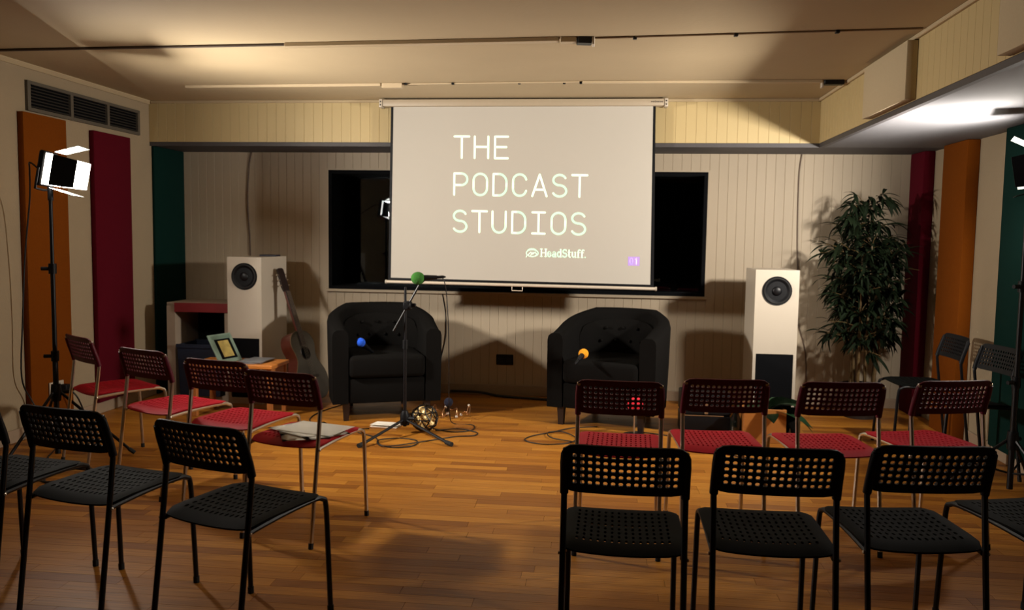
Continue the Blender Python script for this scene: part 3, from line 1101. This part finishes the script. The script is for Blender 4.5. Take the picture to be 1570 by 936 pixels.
# ------------------------------------------------------------------ guitar
gt = thing('acoustic_guitar', 'dark acoustic guitar leaning against the left white speaker', 'guitar')
gm = Matrix.Translation((-2.315, 6.50, .018)) @ Matrix.Rotation(math.radians(74), 4, 'Z') @ Matrix.Rotation(math.radians(-20), 4, 'X')
gt.matrix_world = gm
half = [(0, 0), (.08, .006), (.14, .035), (.18, .085), (.195, .14), (.185, .20), (.15, .255), (.125, .30), (.13, .35), (.147, .40), (.142, .445), (.11, .485), (.06, .505), (0, .51)]
sp = [(p.x, p.z * 1.14) for p in spline([(x, 0, z) for x, z in half], 3)]
outl = sp + [(-x, z) for x, z in sp[-2:0:-1]]
obj('body', prism(new_bm(), outl, -.045, .055), M_guit_side, gt, smooth=True)
obj('top', prism(new_bm(), [(x * .985, .003 + z * .988) for x, z in outl], -.049, -.0455), M_guit_top, gt)
obj('binding', tube(new_bm(), [(x, -.0465, z) for x, z in outl], .0035, 5, closed=True), mat('binding_cream', (90, 76, 52), .5), gt)
obj('soundhole', lathe(new_bm(), [(.05, 0), (.05, .002), (0, .002)], 24, aim((0, -.0492, .393), (0, -1, 0))), M_dark, gt)
obj('rosette', tube(new_bm(), [(math.cos(a) * .056, -.0495, .393 + math.sin(a) * .056) for a in [2 * PI * i / 24 for i in range(24)]], .003, 5, closed=True), M_ebony, gt)
obj('bridge', boxbm(-.075, .075, -.058, -.0495, .18, .205, bev=.002), M_ebony, gt)
obj('neck', boxbm(-.027, .027, -.056, -.03, .57, .925, bev=.008, seg=2), M_guit_side, gt, smooth=True)
fb = obj('fingerboard', boxbm(-.0265, .0265, -.0605, -.0495, .455, .925, bev=.001), M_ebony, gt)
hd = obj('headstock', prism(new_bm(), [(-.03, .922), (.03, .922), (.04, .96), (.036, 1.11), (.02, 1.12), (-.02, 1.12), (-.036, 1.11), (-.04, .96)], -.05, -.033), M_ebony, gt)
for sx in (-1, 1):
    for k in range(3):
        obj('tuning_peg', tube(new_bm(), [(sx * .036, -.042, .975 + k * .045), (sx * .052, -.042, .975 + k * .045), (sx * .054, -.042, .975 + k * .045), (sx * .066, -.042, .975 + k * .045)], .005, 6), M_chrome, hd)
for k in range(6):
    xx = -.02 + k * .008
    obj('string', tube(new_bm(), [(xx * 1.3, -.0595, .19), (xx, -.0635, .92)], .0007, 4), M_chrome, gt)


# ------------------------------------------------------------------ microphones
def microphone(label, p, d, foam, length=.16, fr=.042):
    """foam centre at p, body leaving along -d"""
    t = thing('microphone', label, 'microphone', p, 0, 'handheld microphones with foam windscreens')
    mx = aim((0, 0, 0), d)
    b = new_bm()
    sphere(b, (0, 0, 0), fr, 18, 12, (1, 1, 1.06))
    bmesh.ops.transform(b, matrix=mx, verts=b.verts)
    obj('windscreen', b, foam, t, smooth='all')
    obj('handle', lathe(new_bm(), [(0, -fr + .004), (.02, -fr + .004), (.019, -fr - .02), (.013, -fr - length), (.0, -fr - length)], 12, mx), M_blackm, t, smooth=True)
    obj('connector', lathe(new_bm(), [(0, -fr - length), (.0105, -fr - length), (.0105, -fr - length - .04), (.004, -fr - length - .06), (0, -fr - length - .06)], 10, mx), M_black, t, smooth=True)
    return t


def cable(label, pts, r=.004, m=M_cable, n=6, name='cable'):
    o = obj(name, tube(new_bm(), spline(pts, n), r, 6), m, smooth='all')
    return tag(o, label, 'cable')


microphone('microphone with a green foam windscreen on the boom stand', (-1.25, 5.54, 1.080), (-.96, -.2, -.06), M_green_foam, .085, .044)
microphone('microphone with a blue foam windscreen propped in the left armchair', (-1.765, 5.94, .578), (-.3, -.75, .5), M_blue_foam, .09, .034)
microphone('microphone with an orange foam windscreen in the right armchair', (-.131, 5.93, .545), (.3, .85, .3), M_orange_foam, .075, .036)
microphone('microphone with a red foam windscreen on a short stand behind the red chair', (.235, 5.70, .235), (.05, -.75, .5), M_red_foam, .10, .054)
microphone('microphone with a navy foam windscreen near the wire lights on the floor', (-1.14, 6.12, .12), (.2, -.4, .75), M_navy_foam, .06, .034)
ts = thing('table_mic_stand', 'short black microphone stand holding the red foam microphone', 'stand', (.235, 5.80, 0))
obj('base', lathe(new_bm(), [(0, 0), (.075, 0), (.075, .008), (.02, .016), (0, .016)], 20), M_blackm, ts, smooth=True)
obj('stem', tube(new_bm(), [(0, 0, .015), (0, 0, .16)], .006, 8), M_chrome, ts, smooth=True)
obj('clip', tube(new_bm(), [(0, 0, .16), (0, -.02, .172)], .014, 8), M_black, ts, smooth=True)

# ------------------------------------------------------------------ boom stand
st = thing('boom_stand', 'black boom microphone stand in front of the left armchair', 'stand', (-1.345, 5.58, 0))
obj('pole', tube(new_bm(), [(0, 0, .05), (0, 0, .62)], .012, 10), M_blackm, st, smooth=True)
obj('upper_pole', tube(new_bm(), [(0, 0, .62), (0, 0, 1.015)], .0085, 10), M_blackm, st, smooth=True)
obj('collar', lathe(new_bm(), [(0, .59), (.018, .59), (.018, .65), (0, .65)], 12), M_black, st, smooth=True)
hub = obj('hub', lathe(new_bm(), [(0, .06), (.03, .06), (.034, .075), (.034, .125), (.02, .16), (0, .16)], 14), M_black, st, smooth=True)
obj('knob', tube(new_bm(), [(.03, -.01, .11), (.075, -.02, .11)], .014, 8), M_black, hub)
for ex, ey in ((-.185, -.43), (.37, -.30), (-.05, .44)):
    lg = obj('leg', tube(new_bm(), [(ex * .06, ey * .06, .095), (ex, ey, .016)], .010, 8), M_blackm, st, smooth=True)
    obj('rubber_foot', tube(new_bm(), [(ex * .93, ey * .93, .0195), (ex * 1.05, ey * 1.05, .016)], .0155, 8), M_rubber, lg, smooth=True)
p0, p1 = Vector((-.075, -.03, .715)), Vector((.115, -.035, 1.055))
obj('boom_arm', tube(new_bm(), [p0, p1], .0075, 8), M_blackm, st, smooth=True)
pc = p0 + (p1 - p0) * .52
obj('clamp', box(box(new_bm(), pc.x - .03, pc.x + .022, -.05, .014, pc.z - .03, pc.z + .03, bev=.008), pc.x - .012, pc.x + .05, -.012, .012, pc.z - .014, pc.z + .014, bev=.005), M_black, st, smooth=True)
obj('clamp_knob', tube(new_bm(), [(pc.x, -.05, pc.z), (pc.x, -.085, pc.z)], .016, 10), M_black, st)
obj('mic_clip', tube(new_bm(), [(.105, -.035, 1.045), (.15, -.04, 1.082)], .012, 8), M_black, st, smooth=True)
cable('black microphone cable hanging from the boom down to the floor', [(-1.115, 5.565, 1.088), (-1.08, 5.57, 1.075), (-1.065, 5.60, .98), (-1.055, 5.62, .8), (-1.055, 5.66, .55), (-1.07, 5.75, .3), (-1.08, 5.85, .08), (-1.06, 5.92, .004), (-.92, 5.9, .004), (-.9, 5.74, .004), (-1.02, 5.66, .004), (-1.2, 5.75, .004)], .0035)
cable('looped black cable on the floor around the boom stand feet', [(-1.78, 5.62, .004), (-1.62, 5.50, .004), (-1.5, 5.40, .004), (-1.42, 5.22, .004), (-1.30, 5.17, .004), (-1.20, 5.25, .004), (-1.22, 5.38, .004), (-1.36, 5.42, .004), (-1.46, 5.30, .012), (-1.36, 5.16, .013), (-1.1, 5.42, .004), (-.98, 5.53, .004), (-.86, 5.58, .004), (-.86, 5.68, .004), (-1.0, 5.72, .013), (-1.15, 5.68, .004)], .004)
cable('black cable running left of the boom stand towards the table', [(-1.62, 5.66, .004), (-1.85, 5.6, .004), (-2.1, 5.8, .004), (-2.15, 6.1, .004), (-2.05, 6.5, .004)], .004)
cable('looped black cable on the floor before the right armchair', [(-.02, 6.0, .004), (-.2, 5.93, .004), (-.33, 5.78, .004), (-.47, 5.63, .004), (-.5, 5.5, .004), (-.38, 5.42, .004), (-.22, 5.47, .004), (-.16, 5.62, .004), (-.26, 5.76, .012), (-.36, 5.72, .013), (-.33, 5.58, .012), (-.2, 5.5, .012), (-.08, 5.5, .004), (.05, 5.6, .004)], .004)
cable('thick black cable lying along the back wall skirting', [(-1.3, 7.06, .03), (-1.05, 7.05, .03), (-.85, 7.0, .012), (-.5, 6.93, .012), (-.1, 6.86, .012), (.35, 6.86, .012)], .011)
cable('black cable running on the floor behind the red chairs at right', [(.25, 5.9, .004), (.55, 5.75, .004), (.6, 5.5, .004), (.9, 5.3, .004), (1.15, 5.2, .004)], .004)
cable('brown cable hanging on the back wall above the left speaker', [(-3.10, 7.115, 2.078), (-3.125, 7.117, 1.95), (-3.14, 7.117, 1.65), (-3.125, 7.117, 1.35), (-3.12, 7.115, 1.1), (-3.12, 7.115, .5)], .006, M_cable_br)
cable('brown cable hanging on the back wall beside the right speaker', [(1.585, 7.115, 2.078), (1.57, 7.117, 1.9), (1.575, 7.117, 1.5), (1.59, 7.117, 1.1), (1.60, 7.117, .75), (1.68, 7.117, .45), (1.70, 7.11, .12)], .005, M_cable_br)
cable('dark cable clipped along the back wall from the window to the sockets', [(-1.39, 7.117, .87), (-1.36, 7.117, .7), (-1.355, 7.117, .5), (-1.40, 7.117, .28), (-1.41, 7.10, .1)], .004)

# string lights and wire ball
wl = thing('string_lights', 'tangled copper wire string lights on the floor by the left armchair', 'lights', (-1.15, 6.10, 0))
pts = []
for i in range(26):
    a = i * .9
    pts.append((-.12 + i * .0125 + .03 * math.cos(a), .06 * math.sin(a * 1.3), .03 + .025 * math.sin(a * .7) + .02 * (i % 3)))
obj('wire', tube(new_bm(), spline(pts, 4), .004, 5), M_copper, wl, smooth='all')
for i in range(3, 26, 4):
    obj('bulb', sphere(new_bm(), pts[i], .011, 8, 6), M_white, wl, smooth='all')
wb = thing('wire_ball', 'dark wire ball filled with golden shell pieces behind the boom stand', 'ornament', (-1.222, 5.65, .098))
b = bmesh.new()
bmesh.ops.create_icosphere(b, subdivisions=2, radius=.096)
done = set()
fr = new_bm()
for e in b.edges:
    if random.random() < .82:
        tube(fr, [e.verts[0].co, e.verts[1].co], .004, 4)
b.free()
obj('lattice', fr, M_blackm, wb)
for i in range(16):
    a = i * 2.4
    z = -.06 + .12 * i / 15
    r = math.sqrt(max(0, .075 ** 2 - z * z)) * .8
    s = lathe(new_bm(), [(0, 0), (.018, .004), (.028, .014), (.026, .016), (.015, .008), (0, .005)], 8, aim((r * math.cos(a), r * math.sin(a), z), (math.cos(a), math.sin(a), .3)))
    obj('shell_piece', s, M_gold, wb, smooth='all')


# ------------------------------------------------------------------ sockets
def socket(label, loc, rotz, m, n=2):
    t = thing('power_socket', label, 'socket', loc, rotz)
    obj('plate', boxbm(-.074, .074, -.012, 0, -.045, .045, bev=.004), m, t)
    for s in (-.035, .035):
        obj('outlet', boxbm(s - .022, s + .022, -.0135, -.0118, -.024, .018, bev=.0005), M_blackm if m is not M_black else M_rubber, t)
        obj('switch', boxbm(s - .008, s + .008, -.016, -.0118, .024, .038, bev=.001), m, t)
    return t


socket('black double power socket low on the back wall between the armchairs', (-.835, YD - .0145, .31), 0, M_black)
socket('white double power socket low on the left orange panel', (-3.70, 5.257, .295), PI / 2, M_white)
pl = thing('power_plug', 'black plug pushed into the white socket on the left wall', 'plug', (-3.6875, 5.309, .285))
obj('plug_body', boxbm(0, .045, -.026, .026, -.028, .028, bev=.007, seg=2), M_black, pl, smooth=True)
cable('black flex from the left wall plug to the floor', [(-3.643, 5.309, .285), (-3.60, 5.34, .22), (-3.59, 5.4, .1), (-3.55, 5.4, .006), (-3.3, 5.2, .004), (-3.2, 4.9, .004)], .006)


# ------------------------------------------------------------------ LED panel lamps on stands
def led_lamp(label, x, y, zc, yaw, tilt, led, door_len=.135, hub_z=.40, foot=.42, a0=20, angs=(26, 8, 4, 10), hoff=(0, 0), rim=None):
    t = thing('led_panel_lamp', label, 'lamp', (x, y, 0), 0, 'LED panel lamps with barn doors on stands')
    obj('lower_pole', tube(new_bm(), [(0, 0, .03), (0, 0, .62)], .016, 10), M_blackm, t, smooth=True)
    obj('middle_pole', tube(new_bm(), [(0, 0, .62), (0, 0, 1.14)], .0135, 10), M_blackm, t, smooth=True)
    obj('upper_pole', tube(new_bm(), [(0, 0, 1.14), (0, 0, zc - .10)], .011, 10), M_blackm, t, smooth=True)
    for zz in (.62, 1.14):
        c = obj('collar', lathe(new_bm(), [(0, zz - .03), (.022, zz - .03), (.022, zz + .03), (0, zz + .03)], 12), M_black, t, smooth=True)
        obj('knob', tube(new_bm(), [(-.02, -.01, zz), (-.055, -.025, zz)], .011, 8), M_black, c)
    hb = obj('hub', lathe(new_bm(), [(0, hub_z - .05), (.026, hub_z - .05), (.03, hub_z), (.026, hub_z + .05), (0, hub_z + .05)], 12), M_black, t, smooth=True)
    obj('knob', tube(new_bm(), [(.02, .02, hub_z), (.06, .05, hub_z)], .012, 8), M_black, hb)
    for k in range(3):
        a = math.radians(a0 + 120 * k)
        dx, dy = math.cos(a), math.sin(a)
        lg = obj('leg', tube(new_bm(), [(dx * .025, dy * .025, hub_z), (dx * foot, dy * foot, .016)], .009, 8), M_blackm, t, smooth=True)
        obj('rubber_foot', tube(new_bm(), [(dx * foot * .94, dy * foot * .94, .04), (dx * foot * 1.02, dy * foot * 1.02, .013)], .0125, 8), M_rubber, lg, smooth=True)
        obj('brace', tube(new_bm(), [(dx * .018, dy * .018, .12), (dx * foot * .5, dy * foot * .5, hub_z * .52)], .006, 6), M_blackm, t)
    # head, local frame: faces +X, width along Y
    hm = Matrix.Translation((hoff[0], hoff[1], zc)) @ Matrix.Rotation(yaw, 4, 'Z') @ Matrix.Rotation(tilt, 4, 'Y')
    W2, H2 = .098, .09
    obj('housing', box(new_bm(), -.034, 0, -W2 - .012, W2 + .012, -H2 - .012, H2 + .012, bev=.008, mx=hm), M_black, t, smooth=True)
    ld = box(new_bm(), .001, .040, -W2, W2, -H2, H2, mx=hm)
    ld.faces.ensure_lookup_table()
    ax = (hm.to_3x3() @ Vector((1, 0, 0)))
    bmesh.ops.recalc_face_normals(ld, faces=ld.faces)
    for f in ld.faces:
        f.material_index = 0 if f.normal.dot(ax) > .9 else 1
    obj('light_panel', ld, [led, rim or M_rim], t)
    yo = new_bm()
    tube(yo, [(-.02, -W2 - .022, .0), (-.02, -W2 - .022, -H2 - .03), (-.02, 0, -H2 - .035), (-.02, W2 + .022, -H2 - .03), (-.02, W2 + .022, 0)], .007, 6)
    bmesh.ops.transform(yo, matrix=hm, verts=yo.verts)
    obj('yoke', yo, M_blackm, t)
    obj('yoke_mount', tube(new_bm(), [(0, 0, zc - .18), (hoff[0] * .8, hoff[1] * .8, zc - .10)], .016, 10), M_black, t, smooth=True)
    tn, bt, near, far = angs            # opening angle of each leaf away from the lamp axis
    def leaf(axis, sgn, ang, ln, wid0, wid1):
        b_ = new_bm()
        c, s = math.cos(math.radians(ang)), math.sin(math.radians(ang))
        for thick0, thick1, mi in ((0, .0015, 0), (.0016, .003, 1)):
            P = []
            for l, w in ((0, wid0), (0, -wid0), (ln, -wid1), (ln, wid1)):
                P.append((l, w))
            vs = []
            for th in (thick0, thick1):
                for l, w in P:
                    o_ = l * s + th * c
                    xx = .043 + l * c - th * s
                    base = (H2 if axis == 'z' else W2) + .014
                    q = Vector((xx, w, sgn * (base + o_))) if axis == 'z' else Vector((xx, sgn * (base + o_), w))
                    vs.append(b_.verts.new(hm @ q))
            for f in ((0, 1, 2, 3), (4, 5, 6, 7), (0, 1, 5, 4), (1, 2, 6, 5), (2, 3, 7, 6), (3, 0, 4, 7)):
                fc = b_.faces.new([vs[i] for i in f])
                fc.material_index = mi
        return obj('barn_door', b_, [M_door_in, M_black], t)
    leaf('z', 1, tn, door_len, W2, W2 + .01)
    leaf('z', -1, bt, door_len, W2, W2 + .01)
    leaf('y', -1 if yaw < 1.5 else 1, near, door_len, H2, H2 - .01)
    leaf('y', 1 if yaw < 1.5 else -1, far, door_len, H2, H2 - .01)
    return t


led_lamp('lit LED panel lamp with barn doors on a black stand at left', -3.235, 4.60, 1.72, math.radians(17), math.radians(10), M_led)
led_lamp('LED panel lamp on a black stand cut off by the right edge', 2.235, 4.75, 1.775, math.radians(160), math.radians(10), M_led2, a0=50, hub_z=.30, foot=.36, angs=(38, 8, 2, 44), hoff=(.10, 0), rim=M_black)
cable('black flex hanging from the left lamp head along the wall', [(-3.30, 4.58, 1.73), (-3.36, 4.6, 1.76), (-3.42, 4.68, 1.72), (-3.55, 4.85, 1.55), (-3.63, 4.9, 1.2), (-3.67, 4.915, .8), (-3.69, 4.915, .43), (-3.69, 5.0, .26), (-3.6, 5.0, .12), (-3.45, 4.9, .006), (-3.3, 4.6, .006)], .005)
cable('coiled black cable on the floor by the left lamp stand', [(-3.3, 4.6, .006), (-3.1, 4.3, .006), (-2.95, 4.1, .006), (-2.8, 4.15, .006), (-2.8, 4.32, .006), (-2.98, 4.35, .018), (-3.05, 4.18, .03), (-2.92, 4.05, .03), (-2.78, 4.2, .03), (-2.9, 4.34, .03), (-3.15, 4.1, .006), (-3.2, 3.9, .006)], .006)

# ------------------------------------------------------------------ crate, case, bottle at the right speaker
crt = thing('wooden_crate', 'orange wooden crate holding a leafy plant before the right speaker', 'crate', (1.105, 5.84, 0))
for yy in (-.13, .115):
    obj('panel', boxbm(-.14, .14, yy, yy + .015, .0, .232, bev=.002), M_crate, crt)
for xx in (-.14, .125):
    obj('panel', boxbm(xx, xx + .015, -.1145, .1145, .0, .232, bev=.002), M_crate, crt)
for xx in (-.124, .1):
    for yy in (-.1145, .09):
        obj('corner_post', boxbm(xx, xx + .024, yy, yy + .024, 0, .212), M_crate, crt)
obj('bottom', boxbm(-.124, .124, -.114, .114, .012, .024), M_crate, crt)
pn = thing('leafy_plant', 'broad-leaved green plant growing out of the wooden crate', 'plant', (1.105, 5.84, .0245))
obj('pot', lathe(new_bm(), [(0, 0), (.07, 0), (.085, .15), (.078, .15), (.07, .13), (0, .13)], 18), M_pot, pn, smooth=True)


def leaf_bm(L, W_, droop, fold=.25, n=6):
    b = new_bm()
    rows = []
    for i in range(n + 1):
        t = i / n
        w = W_ * math.sin(PI * min(1, (t * .92 + .08))) ** .8
        z = -droop * t * t * L
        x = L * t * (1 - .2 * droop * t)
        rows.append([b.verts.new((x, -w, z + fold * w)), b.verts.new((x, 0, z)), b.verts.new((x, w, z + fold * w))])
    for A, B in zip(rows, rows[1:]):
        b.faces.new((A[0], A[1], B[1], B[0]))
        b.faces.new((A[1], A[2], B[2], B[1]))
    return b


def leaf_mesh(name, L, W_, droop, m):
    b = leaf_bm(L, W_, droop)
    bmesh.ops.solidify(b, geom=b.faces[:], thickness=.0006)
    me = bpy.data.meshes.new(name)
    b.to_mesh(me)
    b.free()
    me.materials.append(m)
    return me


bl = leaf_mesh('leaf', .27, .085, .8, M_leaf2)
for k, (a, el, s) in enumerate(((-.5, .55, 1), (.3, .6, 1.1), (-.1, .25, 1.15), (1.2, .7, .9), (-1.4, .8, .8), (2.4, .9, .8), (3.6, .9, .7), (-.45, .95, .9), (.05, .9, .8))):
    o = bpy.data.objects.new('leaf', bl)
    C.objects.link(o)
    o.parent = pn
    o.location = (.045 * math.cos(a), .045 * math.sin(a), .16 + .03 * math.sin(k))
    o.rotation_euler = (0.2 * math.sin(k), -el, a)
    o.scale = (s, s, s)
    obj('stem', tube(new_bm(), [(.02 * math.cos(a), .02 * math.sin(a), .12), o.location], .004, 5), M_leaf2, pn)
cs = thing('equipment_case', 'black equipment case with a pale edge strip left of the wooden crate', 'case', (.735, 6.02, 0))
obj('lower_box', boxbm(-.17, .17, -.14, .14, 0, .135, bev=.006), M_black, cs)
obj('edge_strip', boxbm(-.171, .12, -.1425, -.1385, .136, .142), M_chrome, cs)
obj('lid', boxbm(-.17, .17, -.14, .14, .1425, .29, bev=.008), M_black, cs)
obj('latch', boxbm(-.012, .012, -.147, -.139, .15, .24, bev=.002), M_chrome, cs)
btl = thing('glass_bottle', 'dark glass bottle with a pale label beside the black case', 'bottle', (.925, 5.80, 0))
obj('glass', lathe(new_bm(), [(0, 0), (.034, 0), (.036, .01), (.036, .14), (.014, .19), (.013, .23), (0, .23)], 18), M_bottle, btl, smooth=True)
obj('label', lathe(new_bm(), [(.0363, .03), (.0366, .03), (.0366, .06), (.0363, .06)], 18), mat('bottle_label', (170, 170, 150), .6), btl, smooth=True)
bg_ = thing('small_bag', 'small black upright bag to the right of the wooden crate', 'bag', (1.335, 6.02, 0))
b = boxbm(-.065, .065, -.06, .06, 0, .19, bev=.02, seg=3)
for v_ in b.verts:
    if v_.co.z > .1:
        v_.co.y *= .6
obj('body', b, M_tub, bg_, smooth=True)
obj('strap', tube(new_bm(), spline([(-.03, 0, .188), (-.025, 0, .24), (.025, 0, .24), (.03, 0, .188)], 4), .005, 6), M_black, bg_, smooth=True)
obj('tag', prism(new_bm(), [(-.02, .02), (.0, .02), (-.01, .06)], -.064, -.0605), M_paper, bg_)

# ------------------------------------------------------------------ bamboo
bb = thing('bamboo_plant', 'tall artificial bamboo with dark green leaves in the back right corner', 'plant', (2.02, 6.74, 0))
obj('pot', lathe(new_bm(), [(0, 0), (.12, 0), (.15, .24), (.155, .26), (.14, .26), (.135, .23), (0, .23)], 24), M_pot, bb, smooth=True)
obj('soil', lathe(new_bm(), [(.134, .228), (.1, .238), (0, .24)], 20), M_soil, bb)
rs = random.Random(11)
canes = []
for k in range(9):
    a = k * 2.4
    r = .03 + .08 * math.sqrt(k / 9)
    bx_, by_ = r * math.cos(a), r * math.sin(a)
    h = 1.25 + .5 * rs.random()
    tx, ty = bx_ * 1.7 + rs.uniform(-.06, .06), by_ * 1.4 + rs.uniform(-.04, .04)
    pts = [Vector((bx_ + (tx - bx_) * t, by_ + (ty - by_) * t, .22 + (h - .22) * t)) for t in [i / 8 for i in range(9)]]
    bm = tube(new_bm(), pts, .0115, 7, r2=.006)
    for q in pts[1:-1]:
        tube(bm, [q - Vector((0, 0, .004)), q + Vector((0, 0, .004))], .013, 7)
    obj('cane', bm, M_cane, bb, smooth=True)
    canes.append(pts)
lm = [leaf_mesh('leaf', .15, .014, .5, M_leaf), leaf_mesh('leaf', .12, .0125, .9, M_leaf), leaf_mesh('leaf', .17, .0145, .3, M_leaf)]
allleaf = []
twigs = new_bm()


def spray(base, d, ln):
    d = Vector(d).normalized()
    tip = base + d * ln
    tip.z += .03 * ln
    tube(twigs, [base, (base + tip) / 2 + Vector((0, 0, .015)), tip], .0022, 4)
    n = rs.randint(5, 8)
    az = math.atan2(d.y, d.x)
    for i in range(n):
        t = rs.uniform(.45, 1)
        p = base + (tip - base) * t
        a = az + rs.uniform(-1.3, 1.3)
        el = rs.uniform(-.55, .75)
        allleaf.append((p, a, el, rs.uniform(-.5, .5), rs.uniform(.75, 1.2)))


for ci, pts in enumerate(canes):
    for k in range(24):
        t = rs.uniform(.22, 1.0) ** .8
        i = min(int(t * 8), 7)
        p = pts[i] + (pts[i + 1] - pts[i]) * (t * 8 - i)
        a = rs.uniform(0, 2 * PI)
        spray(p, (math.cos(a), math.sin(a) * .8, rs.uniform(-.1, .7)), rs.uniform(.08, .26))
    for k in range(4):
        a = rs.uniform(0, 2 * PI)
        spray(pts[-1], (math.cos(a), math.sin(a), rs.uniform(.2, 1.2)), rs.uniform(.06, .16))
for z, dx in ((1.22, -.30), (1.28, -.34), (1.24, -.27), (1.15, -.3), (.88, -.25), (.8, -.22), (1.6, -.16), (1.68, -.14), (1.66, .16), (1.7, .12)):
    spray(Vector((dx * .4, -.02, z)), (dx, -.12 * rs.random(), .12), abs(dx) * .62)
obj('twigs', twigs, M_cane, bb)
allleaf = [l for l in allleaf if -.42 < l[0].x < .27 and -.42 < l[0].y < .22 and l[0].z > .5]
allleaf.sort(key=lambda l: l[0].y)
mass = new_bm()
for k, (p, a, el, rl, s) in enumerate(allleaf):
    if p.x + .17 * math.cos(a) > .38:
        a = PI - a
    if p.y + .17 * math.sin(a) > .33:
        a = -a
    if k < 290:
        o = bpy.data.objects.new('leaf', lm[k % 3])
        C.objects.link(o)
        o.parent = bb
        o.location = p
        o.rotation_euler = (rl, -el, a)
        o.scale = (s, s, s)
    else:
        b = leaf_bm(.145 * s, .014, .6)
        merge(mass, b, Matrix.Translation(p) @ Euler((rl, -el, a)).to_matrix().to_4x4())
tag(obj('leaf_mass', mass, M_leaf, bb), kind='stuff')
